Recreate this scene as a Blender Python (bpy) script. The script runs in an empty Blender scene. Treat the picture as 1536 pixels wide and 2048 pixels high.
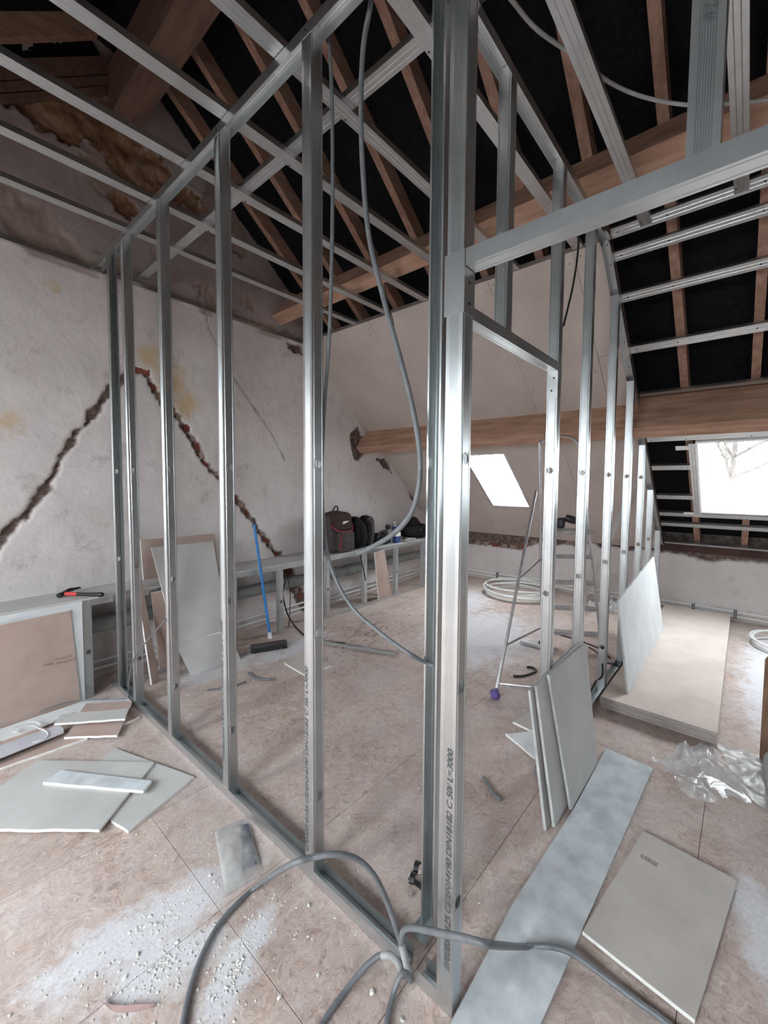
import bpy, bmesh, math, random
import numpy as np
from mathutils import Vector, Matrix, noise

S = bpy.context.scene
COL = S.collection
rnd = random.Random(7)

# ------------------------------------------------------------------ camera
cam_d = bpy.data.cameras.new('camera')
cam = bpy.data.objects.new('camera', cam_d)
COL.objects.link(cam)
cam_d.sensor_width = 36.0
cam_d.lens = 14.689
cam_d.shift_y = -0.0066
cam_d.clip_start = 0.02
_yaw, _pit, _rol = math.radians(41.068), math.radians(3.113), math.radians(-0.409)
_f = Vector((math.cos(_yaw) * math.cos(_pit), math.sin(_yaw) * math.cos(_pit), -math.sin(_pit)))
_r = Vector((math.sin(_yaw), -math.cos(_yaw), 0))
_d = _f.cross(_r)
_r2 = math.cos(_rol) * _r + math.sin(_rol) * _d
_d2 = -math.sin(_rol) * _r + math.cos(_rol) * _d
cam.matrix_world = Matrix(((_r2.x, -_d2.x, -_f.x, 0), (_r2.y, -_d2.y, -_f.y, 0),
                           (_r2.z, -_d2.z, -_f.z, 1.45), (0, 0, 0, 1)))
S.camera = cam

# ------------------------------------------------------------------ sky and exposure
world = bpy.data.worlds.new('overcast_sky')
S.world = world
world.use_nodes = True
_bg = world.node_tree.nodes['Background']
_bg.inputs['Color'].default_value = (0.90, 0.96, 1.0, 1)
_bg.inputs['Strength'].default_value = 9.0
S.view_settings.view_transform = 'Standard'
S.view_settings.look = 'None'
S.view_settings.exposure = 1.75
S.view_settings.gamma = 1.0
S.view_settings.use_curve_mapping = False
S.cycles.max_bounces = 10
S.cycles.diffuse_bounces = 6
S.cycles.glossy_bounces = 4
S.cycles.transparent_max_bounces = 12
S.cycles.sample_clamp_indirect = 6.0
S.cycles.use_denoising = True

# roof: the lined face of the far slope is  z = ZC - K * (u - U0)
K, U0, ZC = 0.8, 2.9, 2.96
NF = Vector((K, 0, 1)).normalized()
TF = Vector((NF.z, 0, -NF.x))
RIDGE_U = 1.08
RIDGE_Z = ZC - K * (RIDGE_U - U0)
UK = 5.75                       # far knee wall
UB = 2 * RIDGE_U - UK           # knee wall behind the camera
VR = -3.6                       # gable on the right, outside the view

def roofz(u):
    return ZC - K * (u - U0) if u >= RIDGE_U else RIDGE_Z - K * (RIDGE_U - u)

def gable_v(u):
    return 3.52 + 0.06 * u

def far(u, v, off=0.0):
    "point on the far slope, off metres outward of the lining"
    return Vector((u, v, ZC - K * (u - U0))) + NF * off

def near(u, v, off=0.0):
    "point on the slope behind the camera, mirrored about the ridge"
    p = far(2 * RIDGE_U - u, v, off)
    return Vector((2 * RIDGE_U - p.x, v, p.z))

# windows: (u0, u1, v0, v1) of the opening in the lining
WIN1 = (4.385, 5.16, 2.07, 2.57)
WIN2 = (4.36, 5.12, -0.30, 0.335)
WIN_FILL = (4.36, 5.12, -1.75, -1.15)  # unseen window, added to brighten the right side of the room
BACKW = [(-2.95, -1.85, 2.0, 2.8), (-2.95, -1.85, 0.3, 1.2), (-2.95, -2.0, -2.0, -1.1)]  # the last opening is an unseen extra, added to light the right foreground
for nm, fn, w in [('a', far, WIN1), ('b', far, WIN2), ('d', far, WIN_FILL)] + [('c%d' % i, near, w) for i, w in enumerate(BACKW)]:
    ld = bpy.data.lights.new('daylight_portal', 'AREA')
    ld.shape = 'RECTANGLE'
    ld.cycles.is_portal = True
    lo = bpy.data.objects.new('daylight_portal', ld)
    COL.objects.link(lo)
    c = fn((w[0] + w[1]) / 2, (w[2] + w[3]) / 2, 0.33)
    a = (fn(w[1], w[2]) - fn(w[0], w[2]))
    ld.size = a.length
    ld.size_y = w[3] - w[2]
    a.normalize()
    b = Vector((0, 1, 0))
    n = a.cross(b)
    if n.z < 0:
        b = -b
        n = a.cross(b)
    lo.matrix_world = Matrix(((a.x, b.x, n.x, c.x), (a.y, b.y, n.y, c.y), (a.z, b.z, n.z, c.z), (0, 0, 0, 1)))

# ------------------------------------------------------------------ materials
def srgb(r, g, b):
    f = lambda c: ((c / 255 + 0.055) / 1.055) ** 2.4 if c > 10 else c / 255 / 12.92
    return (f(r), f(g), f(b), 1)

class NT:
    def __init__(self, name):
        self.m = bpy.data.materials.new(name)
        self.m.use_nodes = True
        self.t = self.m.node_tree
        self.b = self.t.nodes['Principled BSDF']
        self.tc = self.t.nodes.new('ShaderNodeTexCoord')

    def n(self, typ, **kw):
        x = self.t.nodes.new(typ)
        for k, v in kw.items():
            setattr(x, k, v)
        return x

    def l(self, a, b):
        self.t.links.new(a, b)

    def mapping(self, scale=(1, 1, 1), rot=(0, 0, 0), src='Object', loc=(0, 0, 0)):
        mp = self.n('ShaderNodeMapping')
        mp.inputs['Scale'].default_value = scale
        mp.inputs['Rotation'].default_value = rot
        mp.inputs['Location'].default_value = loc
        self.l(self.tc.outputs[src], mp.inputs['Vector'])
        return mp.outputs['Vector']

    def noise(self, scale, detail=4, rough=0.55, vec=None, dist=0.0):
        x = self.n('ShaderNodeTexNoise')
        x.inputs['Scale'].default_value = scale
        x.inputs['Detail'].default_value = detail
        x.inputs['Roughness'].default_value = rough
        x.inputs['Distortion'].default_value = dist
        self.l(vec if vec is not None else self.tc.outputs['Object'], x.inputs['Vector'])
        return x.outputs['Fac']

    def ramp(self, fac, stops):
        x = self.n('ShaderNodeValToRGB')
        e = x.color_ramp.elements
        while len(e) < len(stops):
            e.new(0.5)
        for el, (p, c) in zip(e, stops):
            el.position = p
            el.color = c if len(c) == 4 else (*c, 1)
        self.l(fac, x.inputs['Fac'])
        return x.outputs['Color']

    def grey(self, fac, p0, p1, a=0.0, b=1.0):
        x = self.n('ShaderNodeMapRange')
        x.inputs[1].default_value, x.inputs[2].default_value = p0, p1
        x.inputs[3].default_value, x.inputs[4].default_value = a, b
        self.l(fac, x.inputs[0])
        return x.outputs[0]

    def mix(self, fac, a, b, blend='MIX'):
        # colour mix; a, b may be sockets or constants
        x = self.n('ShaderNodeMix', data_type='RGBA', blend_type=blend)
        for i, v in ((0, fac), (6, a), (7, b)):
            if hasattr(v, 'links'):
                self.l(v, x.inputs[i])
            else:
                x.inputs[i].default_value = v
        return x.outputs[2]

    def math(self, op, a, b=None):
        x = self.n('ShaderNodeMath', operation=op)
        for i, v in enumerate((a, b)):
            if v is None:
                continue
            if hasattr(v, 'links'):
                self.l(v, x.inputs[i])
            else:
                x.inputs[i].default_value = v
        return x.outputs[0]

    def bump(self, h, strength=0.2, dist=0.01):
        x = self.n('ShaderNodeBump')
        x.inputs['Strength'].default_value = strength
        x.inputs['Distance'].default_value = dist
        self.l(h, x.inputs['Height'])
        self.l(x.outputs['Normal'], self.b.inputs['Normal'])

    def base(self, c):
        if hasattr(c, 'links'):
            self.l(c, self.b.inputs['Base Color'])
        else:
            self.b.inputs['Base Color'].default_value = c

    def set(self, rough=0.6, metal=0.0, spec=None, **kw):
        self.b.inputs['Roughness'].default_value = rough
        self.b.inputs['Metallic'].default_value = metal
        if spec is not None:
            self.b.inputs['Specular IOR Level'].default_value = spec
        for k, v in kw.items():
            self.b.inputs[k].default_value = v
        return self.m

def two(name, c1, c2, scale=8, rough=0.7, metal=0.0, bump=0.0, bscale=60, spec=None, stretch=(1, 1, 1), lo=0.35, hi=0.65):
    t = NT(name)
    v = t.mapping(stretch)
    t.base(t.ramp(t.noise(scale, 5, 0.6, v), [(lo, c1), (hi, c2)]))
    if bump:
        t.bump(t.noise(bscale, 4, 0.6, v), bump, 0.004)
    return t.set(rough, metal, spec)

M = {}
M['galv'] = two('galvanised_steel', (0.56, 0.59, 0.60, 1), (0.63, 0.66, 0.67, 1), 10, 0.33, 0.95, 0.03, 160)
M['galv_dull'] = two('dull_galvanised_steel', (0.56, 0.58, 0.585, 1), (0.62, 0.64, 0.645, 1), 14, 0.34, 0.95, 0.03, 140)
M['rafter'] = two('pine_rafter', srgb(142, 108, 92), srgb(172, 138, 120), 5, 0.75, 0, 0.2, 40, stretch=(1, 6, 6))
M['beam'] = two('pine_beam', srgb(152, 116, 96), srgb(186, 150, 128), 4, 0.75, 0, 0.2, 30, stretch=(5, 0.7, 5))
M['old_beam'] = two('aged_beam', srgb(92, 68, 60), srgb(116, 90, 78), 4, 0.85, 0, 0.25, 30, stretch=(5, 0.7, 5))
M['felt'] = two('black_roof_felt', (0.004, 0.004, 0.005, 1), (0.010, 0.010, 0.012, 1), 30, 0.85, 0, 0.15, 80, spec=0.15)
M['pb_grey'] = two('grey_plasterboard_paper', srgb(190, 190, 188), srgb(204, 204, 202), 3, 0.9, 0, 0.05, 300, spec=0.2)
M['pb_white'] = two('white_plasterboard_paper', srgb(216, 220, 222), srgb(230, 233, 234), 5, 0.9, 0, 0.05, 300, spec=0.2)
M['pb_dusty'] = two('dusty_plasterboard_paper', srgb(188, 194, 198), srgb(218, 224, 228), 9, 0.9, 0, 0.08, 200, spec=0.2)
M['pb_brown'] = two('brown_plasterboard_back', srgb(180, 159, 149), srgb(193, 173, 164), 6, 0.9, 0, 0.05, 300, spec=0.2)
M['pb_beige'] = two('beige_plasterboard_back', srgb(192, 186, 180), srgb(204, 198, 192), 7, 0.9, 0, 0.05, 300, spec=0.2)
M['pb_stack'] = two('pinkish_plasterboard_back', srgb(208, 195, 186), srgb(220, 208, 200), 5, 0.9, 0, 0.05, 300, spec=0.2)
M['pb_slope'] = two('plasterboard_lining', srgb(186, 174, 167), srgb(196, 184, 177), 3, 0.9, 0, 0.05, 300, spec=0.2)
M['gypsum'] = two('white_gypsum_core', srgb(226, 226, 222), srgb(240, 240, 238), 40, 0.95, 0, 0.3, 120, spec=0.1)
M['edge_dark'] = two('shaded_board_edge', srgb(150, 142, 138), srgb(168, 160, 156), 12, 0.9, spec=0.2)  # stack edges: their shade is put into this darker colour
M['curl'] = two('mauve_paper', srgb(150, 124, 122), srgb(168, 142, 138), 12, 0.9)
M['edge_grey'] = two('taped_board_edge', srgb(176, 178, 178), srgb(206, 208, 208), 12, 0.9, spec=0.2)
M['cable'] = two('grey_plastic_conduit', srgb(104, 108, 112), srgb(120, 124, 128), 30, 0.45, 0, 0.05, 200)
M['sleeve'] = two('pale_grey_sleeve', srgb(158, 160, 160), srgb(176, 178, 178), 30, 0.5)
M['black'] = two('black_plastic', (0.012, 0.012, 0.013, 1), (0.022, 0.022, 0.024, 1), 40, 0.5)
M['black_cloth'] = two('black_fabric', (0.010, 0.010, 0.012, 1), (0.024, 0.024, 0.026, 1), 60, 0.95, 0, 0.3, 200, spec=0.2)
M['grey_cloth'] = two('charcoal_fabric', srgb(70, 64, 66), srgb(92, 86, 86), 50, 0.95, 0, 0.3, 200, spec=0.2)
M['brown_cloth'] = two('dark_brown_fabric', srgb(62, 48, 48), srgb(80, 64, 64), 50, 0.95, 0, 0.3, 200, spec=0.2)
M['red'] = two('red_trim', srgb(132, 40, 52), srgb(150, 52, 62), 40, 0.7)
M['bright_red'] = two('red_rubber', srgb(206, 62, 62), srgb(220, 78, 76), 40, 0.6)
M['blue'] = two('blue_painted_handle', srgb(40, 118, 186), srgb(52, 132, 200), 12, 0.4)
M['blue_print'] = two('blue_carton_print', srgb(40, 58, 110), srgb(58, 80, 140), 30, 0.6)
M['white'] = two('white_plastic', srgb(226, 228, 226), srgb(238, 240, 238), 20, 0.45)
M['white_frame'] = two('white_window_frame', srgb(238, 240, 240), srgb(244, 246, 246), 5, 0.4)
M['drain'] = two('grey_drain_pipe', srgb(128, 132, 130), srgb(150, 153, 150), 8, 0.5)
M['alu'] = two('aluminium', (0.52, 0.50, 0.50, 1), (0.68, 0.67, 0.67, 1), 25, 0.4, 0.8, 0.1, 120)
M['purple'] = two('purple_rag', srgb(92, 78, 140), srgb(116, 100, 160), 30, 0.9)
M['ink'] = two('grey_print_ink', srgb(70, 74, 76), srgb(84, 88, 90), 60, 0.9)
M['ink_pale'] = two('faded_print_ink', srgb(128, 110, 104), srgb(146, 128, 120), 60, 0.9)
M['ink_faint'] = two('faint_stamp_ink', srgb(142, 138, 134), srgb(166, 160, 154), 90, 0.9)
M['mortar'] = two('grey_rubble_mortar', srgb(70, 62, 58), srgb(120, 110, 104), 18, 0.95, 0, 0.6, 40)
M['brick'] = two('old_red_brick', srgb(118, 56, 46), srgb(148, 84, 70), 16, 0.95, 0, 0.5, 60)
M['dusty_brick'] = two('dusty_brick', srgb(140, 116, 106), srgb(172, 150, 140), 16, 0.95, 0, 0.5, 60)
M['dark_plate'] = two('dark_wall_plate', srgb(62, 44, 40), srgb(84, 62, 56), 5, 0.9, 0, 0.2, 30)
M['brown_board'] = two('brown_wood_grain', srgb(104, 78, 60), srgb(136, 106, 82), 6, 0.7, 0, 0.3, 30, stretch=(7, 7, 1))
M['sack'] = two('grey_sack', srgb(150, 152, 152), srgb(172, 174, 174), 10, 0.8, 0, 0.3, 40)
M['bark'] = two('dark_bark', srgb(58, 55, 54), srgb(72, 69, 68), 6, 0.95, spec=0.0)
M['grass'] = two('winter_grass', srgb(112, 116, 92), srgb(136, 138, 110), 2, 0.95)
M['chip'] = two('plaster_chip_white', srgb(212, 208, 202), srgb(236, 234, 230), 40, 0.95, spec=0.1)
M['shred'] = two('wood_shreds', srgb(126, 98, 88), srgb(196, 178, 170), 30, 0.9)
M['screw'] = two('dark_screw_head', (0.02, 0.02, 0.02, 1), (0.05, 0.05, 0.05, 1), 60, 0.5, 0.6)
M['steel'] = two('bright_steel', (0.6, 0.6, 0.6, 1), (0.75, 0.75, 0.75, 1), 30, 0.3, 0.9)
M['orange_plate'] = two('pale_steel_float', srgb(206, 210, 220), srgb(222, 226, 234), 10, 0.35, 0.3)

def mk_glass():
    t = NT('window_glass')
    t.base((1, 1, 1, 1))
    tr = t.n('ShaderNodeBsdfTransparent')
    gl = t.n('ShaderNodeBsdfGlossy')
    gl.inputs['Roughness'].default_value = 0.02
    mx = t.n('ShaderNodeMixShader')
    mx.inputs[0].default_value = 0.06
    t.l(tr.outputs[0], mx.inputs[1])
    t.l(gl.outputs[0], mx.inputs[2])
    t.l(mx.outputs[0], t.t.nodes['Material Output'].inputs['Surface'])
    return t.m
M['glass'] = mk_glass()

def mk_film(name, tint, alpha, rough):
    t = NT(name)
    n = t.noise(9, 5, 0.6)
    t.base(tint)
    t.l(t.grey(n, 0.35, 0.7, alpha * 0.6, min(1, alpha * 1.5)), t.b.inputs['Alpha'])
    t.bump(t.noise(22, 4, 0.6), 0.35, 0.01)
    return t.set(rough, 0.0, 0.7)
M['film'] = mk_film('clear_plastic_film', srgb(226, 230, 232), 0.40, 0.16)
M['film_dusty'] = mk_film('dusty_plastic_film', srgb(206, 210, 208), 0.5, 0.32)
M['bag'] = mk_film('milky_plastic_bag', srgb(206, 206, 204), 0.42, 0.22)

def mk_osb():
    t = NT('osb_board_dusty')
    info = t.n('ShaderNodeObjectInfo')
    col = None
    for i, (sc, st) in enumerate(((15.0, (20, 120, 1)), (23.0, (28, 150, 1)), (11.0, (16, 110, 1)))):
        # flakes: every cell carries its own tone and its own grain direction
        nz = t.n('ShaderNodeTexNoise')
        nz.inputs['Scale'].default_value = 9.0 + 4 * i
        nz.inputs['Detail'].default_value = 3.0
        t.l(t.mapping((1, 1, 1), loc=(i * 5.3, i * 2.7, 0)), nz.inputs['Vector'])
        wob = t.n('ShaderNodeMix', data_type='RGBA', blend_type='ADD')
        wob.inputs[0].default_value = 0.11
        t.l(t.mapping((1, 1, 0), loc=(i * 3.1, i * 1.7, 0)), wob.inputs[6])
        t.l(nz.outputs['Color'], wob.inputs[7])
        vo = t.n('ShaderNodeTexVoronoi', voronoi_dimensions='2D')
        vo.inputs['Scale'].default_value = sc
        t.l(wob.outputs[2], vo.inputs['Vector'])
        sep = t.n('ShaderNodeSeparateColor')
        t.l(vo.outputs['Color'], sep.inputs[0])
        rot = t.n('ShaderNodeVectorRotate', rotation_type='Z_AXIS')
        t.l(wob.outputs[2], rot.inputs['Vector'])
        t.l(t.math('MULTIPLY', sep.outputs[0], 6.28), rot.inputs['Angle'])
        mp = t.n('ShaderNodeMapping')
        mp.inputs['Scale'].default_value = st
        t.l(rot.outputs[0], mp.inputs['Vector'])
        fib = t.noise(1.0, 3, 0.6, mp.outputs[0], 0.5)
        tone = t.ramp(sep.outputs[1], [(0.0, srgb(158, 132, 120)), (0.18, srgb(186, 163, 151)), (0.5, srgb(201, 181, 171)), (0.85, srgb(217, 200, 191)), (1.0, srgb(192, 160, 138))])
        grain = t.ramp(fib, [(0.28, srgb(98, 76, 70)), (0.43, srgb(184, 163, 153)), (0.60, srgb(212, 196, 187)), (0.75, srgb(236, 224, 216))])
        c = t.mix(0.6, tone, grain)
        if col is None:
            col = c
        else:
            mask = t.grey(t.noise(13 + 5 * i, 2, 0.5, t.mapping((1, 1, 1), loc=(9.3 * i, 4.1 * i, 2.2 * i))), 0.48, 0.52)
            col = t.mix(mask, col, c)
    smudge = t.noise(2.6, 6, 0.68, t.mapping((1, 1.8, 1), (0, 0, 0.5)), 0.8)
    col = t.mix(t.grey(smudge, 0.50, 0.70, 0.0, 0.55), col, t.mix(0.6, col, srgb(120, 98, 92)))
    # thin plaster dust trodden over the boards, thick drifts where boards were cut
    dust_c = t.ramp(t.noise(60, 4, 0.7), [(0.3, srgb(196, 188, 186)), (0.7, srgb(226, 220, 219))])
    thin = t.grey(t.noise(1.6, 6, 0.65), 0.40, 0.72, 0.04, 0.62)
    col = t.mix(thin, col, dust_c)
    drift = None
    for (cx, cy, rx, ry, a) in DRIFTS:
        mp = t.n('ShaderNodeMapping')
        mp.inputs['Location'].default_value = (-(cx * math.cos(a) + cy * math.sin(a)) / rx, -(-cx * math.sin(a) + cy * math.cos(a)) / ry, 0)
        mp.inputs['Rotation'].default_value = (0, 0, -a)
        mp.inputs['Scale'].default_value = (1 / rx, 1 / ry, 0)
        rot = t.n('ShaderNodeVectorRotate', rotation_type='Z_AXIS')
        rot.inputs['Angle'].default_value = -a
        t.l(t.tc.outputs['Object'], rot.inputs['Vector'])
        mp.inputs['Rotation'].default_value = (0, 0, 0)
        t.l(rot.outputs[0], mp.inputs['Vector'])
        gr = t.n('ShaderNodeTexGradient', gradient_type='SPHERICAL')
        t.l(mp.outputs[0], gr.inputs['Vector'])
        drift = gr.outputs['Fac'] if drift is None else t.math('MAXIMUM', drift, gr.outputs['Fac'])
    brk = t.math('ADD', drift, t.grey(t.noise(11, 6, 0.75), 0.3, 0.7, -0.36, 0.34))
    col = t.mix(t.grey(brk, 0.12, 0.55, 0.0, 0.93), col, t.ramp(t.noise(90, 4, 0.7), [(0.3, srgb(206, 206, 210)), (0.7, srgb(236, 236, 240))]))
    # wood-coloured, swept clean streaks
    hue = t.n('ShaderNodeHueSaturation')
    t.l(col, hue.inputs['Color'])
    t.l(t.math('ADD', t.math('MULTIPLY', info.outputs['Random'], 0.12), 0.92), hue.inputs['Value'])
    t.base(hue.outputs[0])
    t.bump(t.noise(45, 5, 0.7, t.mapping((1, 0.4, 1), (0, 0, 0.4))), 0.25, 0.004)
    return t.set(0.8, 0, 0.25)

# centre u, v, radii and heading of the white dust drifts on the floor
DRIFTS = [(0.47, 1.42, 0.46, 0.15, 2.98), (0.60, 1.09, 0.27, 0.085, 0.45), (0.46, 1.26, 0.26, 0.12, 2.9),
          (1.55, 3.05, 0.5, 0.2, 0.2), (2.2, 2.95, 0.6, 0.2, 0.1), (3.6, 1.9, 1.1, 0.7, 0.3), (4.4, 2.6, 0.9, 0.5, 0.3),
          (4.2, -0.2, 1.6, 0.28, 0.0), (1.75, -0.12, 0.35, 0.12, 0.2)]
M['osb'] = mk_osb()

def mk_plaster(name, c0, c1, grime, raw=None, raw2=None):
    t = NT(name)
    big = t.noise(1.3, 6, 0.62)
    col = t.ramp(big, [(0.3, c0), (0.62, c1)])
    sm = t.noise(6, 6, 0.7)
    col = t.mix(t.grey(sm, 0.56, 0.74, 0, grime), col, srgb(150, 140, 134))
    scr = t.noise(3.0, 8, 0.75, t.mapping((1, 1, 3), (0.2, 0.5, 0.1)), 1.2)
    col = t.mix(t.grey(scr, 0.66, 0.72, 0, 0.5 * grime), col, srgb(112, 104, 98))
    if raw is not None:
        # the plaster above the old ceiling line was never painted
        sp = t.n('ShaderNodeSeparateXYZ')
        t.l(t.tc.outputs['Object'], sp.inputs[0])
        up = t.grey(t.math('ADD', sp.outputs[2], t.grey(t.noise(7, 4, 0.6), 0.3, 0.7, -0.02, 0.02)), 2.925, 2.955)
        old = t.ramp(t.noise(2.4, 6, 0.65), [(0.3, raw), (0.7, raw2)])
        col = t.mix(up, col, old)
    att = t.n('ShaderNodeVertexColor', layer_name='wear')
    sep = t.n('ShaderNodeSeparateColor')
    t.l(att.outputs['Color'], sep.inputs[0])
    mort = t.ramp(t.noise(22, 5, 0.7), [(0.3, srgb(74, 60, 56)), (0.5, srgb(112, 96, 90)), (0.72, srgb(160, 148, 142))])
    loam = t.ramp(t.noise(4.5, 6, 0.7), [(0.3, srgb(92, 66, 48)), (0.5, srgb(140, 108, 84)), (0.72, srgb(176, 152, 132))])
    col = t.mix(sep.outputs[2], col, srgb(206, 172, 98))
    col = t.mix(sep.outputs[1], col, loam)
    col = t.mix(sep.outputs[0], col, mort)
    t.base(col)
    h = t.math('ADD', t.noise(5, 6, 0.6), t.math('MULTIPLY', t.noise(38, 4, 0.6), 0.25))
    t.bump(h, 0.35, 0.03)
    return t.set(0.92, 0, 0.15)
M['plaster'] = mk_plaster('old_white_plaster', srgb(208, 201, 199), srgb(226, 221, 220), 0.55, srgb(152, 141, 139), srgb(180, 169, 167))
M['plaster_knee'] = mk_plaster('rough_white_plaster', srgb(204, 198, 196), srgb(222, 217, 216), 0.5)

# ------------------------------------------------------------------ mesh helpers
class MB:
    "collects faces of one part"
    def __init__(self):
        self.v, self.f, self.mi, self.sm = [], [], [], []

    def add(self, vs, fs, mi=0, smooth=False):
        o = len(self.v)
        self.v += [tuple(p) for p in vs]
        for f in fs:
            self.f.append([i + o for i in f])
            self.mi.append(mi)
            self.sm.append(smooth)
        return self

    def hexa(self, p, mi=0):
        "eight corners: bottom ring 0-3, top ring 4-7"
        return self.add(p, [(3, 2, 1, 0), (4, 5, 6, 7), (0, 1, 5, 4), (1, 2, 6, 5), (2, 3, 7, 6), (3, 0, 4, 7)], mi)

    def box(self, a, b, mi=0):
        (x0, y0, z0), (x1, y1, z1) = a, b
        return self.hexa([(x0, y0, z0), (x1, y0, z0), (x1, y1, z0), (x0, y1, z0), (x0, y0, z1), (x1, y0, z1), (x1, y1, z1), (x0, y1, z1)], mi)

    def obox(self, o, ex, ey, ez, mi=0):
        o, ex, ey, ez = map(Vector, (o, ex, ey, ez))
        return self.hexa([o, o + ex, o + ex + ey, o + ey, o + ez, o + ex + ez, o + ex + ey + ez, o + ey + ez], mi)

    def beam(self, a, b, side, w, up, h, mi=0):
        "bar from a to b, centred on the line"
        a, b, side, up = map(Vector, (a, b, side, up))
        side = side.normalized() * w
        up = up.normalized() * h
        return self.obox(a - side / 2 - up / 2, b - a, side, up, mi)

    def prism(self, poly, ext, mi=0, mside=None, mback=None):
        "poly: planar ring of points; ext: extrusion vector"
        ext = Vector(ext)
        n = len(poly)
        P = [Vector(p) for p in poly]
        Q = [p + ext for p in P]
        self.add(P, [list(range(n))], mi)
        self.add(Q, [list(range(n))[::-1]], mi if mback is None else mback)
        sd = mi if mside is None else mside
        for i in range(n):
            j = (i + 1) % n
            self.add([P[i], Q[i], Q[j], P[j]], [(0, 1, 2, 3)], sd)
        return self

    def tube(self, pts, r, seg=8, mi=0, closed=False, caps=True):
        P = [Vector(p) for p in pts]
        n = len(P)
        rings = []
        prev = None
        for i in range(n):
            if closed:
                tg = P[(i + 1) % n] - P[i - 1]
            else:
                tg = P[min(i + 1, n - 1)] - P[max(i - 1, 0)]
            tg.normalize()
            if prev is None:
                a = tg.orthogonal().normalized()
            else:
                a = (prev - tg * prev.dot(tg))
                a = a.normalized() if a.length > 1e-6 else tg.orthogonal().normalized()
            prev = a
            b = tg.cross(a)
            rr = r[i] if isinstance(r, (list, tuple)) else r
            rings.append([P[i] + (a * math.cos(2 * math.pi * k / seg) + b * math.sin(2 * math.pi * k / seg)) * rr for k in range(seg)])
        vs = [v for ring in rings for v in ring]
        fs = []
        for i in range(n if closed else n - 1):
            j = (i + 1) % n
            for k in range(seg):
                l = (k + 1) % seg
                fs.append((i * seg + k, i * seg + l, j * seg + l, j * seg + k))
        self.add(vs, fs, mi, True)
        if caps and not closed:
            self.add(rings[0], [list(range(seg))[::-1]], mi)
            self.add(rings[-1], [list(range(seg))], mi)
        return self

    def blob(self, c, size, e=0.6, mat=None, mi=0, nu=20, nv=14, wob=0.0, seed=0.0, fr=6.0):
        "superellipsoid: e near 0.3 is boxy, 1 is round"
        c = Vector(c)
        sg = lambda x, p: math.copysign(abs(x) ** p, x)
        vs = []
        for i in range(nv + 1):
            th = -math.pi / 2 + math.pi * i / nv
            for j in range(nu):
                ph = 2 * math.pi * j / nu
                p = Vector((sg(math.cos(th), e) * sg(math.cos(ph), e) * size[0], sg(math.cos(th), e) * sg(math.sin(ph), e) * size[1], sg(math.sin(th), e) * size[2]))
                if wob:
                    p *= 1 + wob * noise.noise(Vector((p.x * fr + seed, p.y * fr, p.z * fr)))
                if mat is not None:
                    p = mat @ p
                vs.append(p + c)
        fs = []
        for i in range(nv):
            for j in range(nu):
                k = (j + 1) % nu
                fs.append((i * nu + j, i * nu + k, (i + 1) * nu + k, (i + 1) * nu + j))
        return self.add(vs, fs, mi, True)

    def mesh(self, name, mats, weld=False):
        me = bpy.data.meshes.new(name)
        me.from_pydata(self.v, [], self.f)
        for m in (mats if isinstance(mats, (list, tuple)) else [mats]):
            me.materials.append(M[m] if isinstance(m, str) else m)
        me.polygons.foreach_set('material_index', self.mi)
        me.polygons.foreach_set('use_smooth', self.sm)
        me.update()
        bm = bmesh.new()
        bm.from_mesh(me)
        if weld:
            bmesh.ops.remove_doubles(bm, verts=bm.verts, dist=1e-5)
        bmesh.ops.recalc_face_normals(bm, faces=bm.faces)
        bm.to_mesh(me)
        bm.free()
        return me

def link(name, me, parent=None):
    o = bpy.data.objects.new(name, me)
    COL.objects.link(o)
    if parent is not None:
        o.parent = parent
        o.matrix_parent_inverse = Matrix.Translation(-Vector(parent.location))
    return o

def part(name, mb, mats, parent=None, label=None, bevel=0.0, kind=None):
    o = link(name, mb.mesh(name, mats, weld=bevel > 0), parent)
    if bevel:
        b = o.modifiers.new('bevel', 'BEVEL')
        b.width = bevel
        b.segments = 2
        b.limit_method = 'ANGLE'
    if label:
        o['label'] = label
    if kind:
        o['kind'] = kind
    return o

def tag(o, label, cat, group=None):
    o['label'] = label
    o['category'] = cat
    if group:
        o['group'] = group
    return o

def thing(name, label, cat, loc=(0, 0, 0), group=None):
    o = bpy.data.objects.new(name, None)
    o.empty_display_size = 0.05
    o.location = loc
    COL.objects.link(o)
    return tag(o, label, cat, group)

def struct(o):
    o['kind'] = 'structure'
    return o

def place(o, origin, X, Y, Z):
    X, Y, Z, T = map(Vector, (X, Y, Z, origin))
    o.matrix_world = Matrix(((X.x, Y.x, Z.x, T.x), (X.y, Y.y, Z.y, T.y), (X.z, Y.z, Z.z, T.z), (0, 0, 0, 1)))
    return o

def child_at(name, me, parent, origin, X, Y, Z):
    o = bpy.data.objects.new(name, me)
    COL.objects.link(o)
    o.parent = parent
    X, Y, Z, T = map(Vector, (X, Y, Z, origin))
    o.matrix_parent_inverse = Matrix.Translation(-Vector(parent.location))
    o.matrix_basis = Matrix(((X.x, Y.x, Z.x, T.x), (X.y, Y.y, Z.y, T.y), (X.z, Y.z, Z.z, T.z), (0, 0, 0, 1)))
    return o

def spline(pts, n=8):
    "Catmull-Rom through the points"
    P = [Vector(p) for p in pts]
    P = [P[0] * 2 - P[1]] + P + [P[-1] * 2 - P[-2]]
    out = []
    for i in range(1, len(P) - 2):
        for k in range(n):
            t = k / n
            a, b, c, d = P[i - 1:i + 3]
            out.append(0.5 * ((2 * b) + (c - a) * t + (2 * a - 5 * b + 4 * c - d) * t * t + (3 * b - a - 3 * c + d) * t ** 3))
    out.append(P[-2])
    return out

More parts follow.
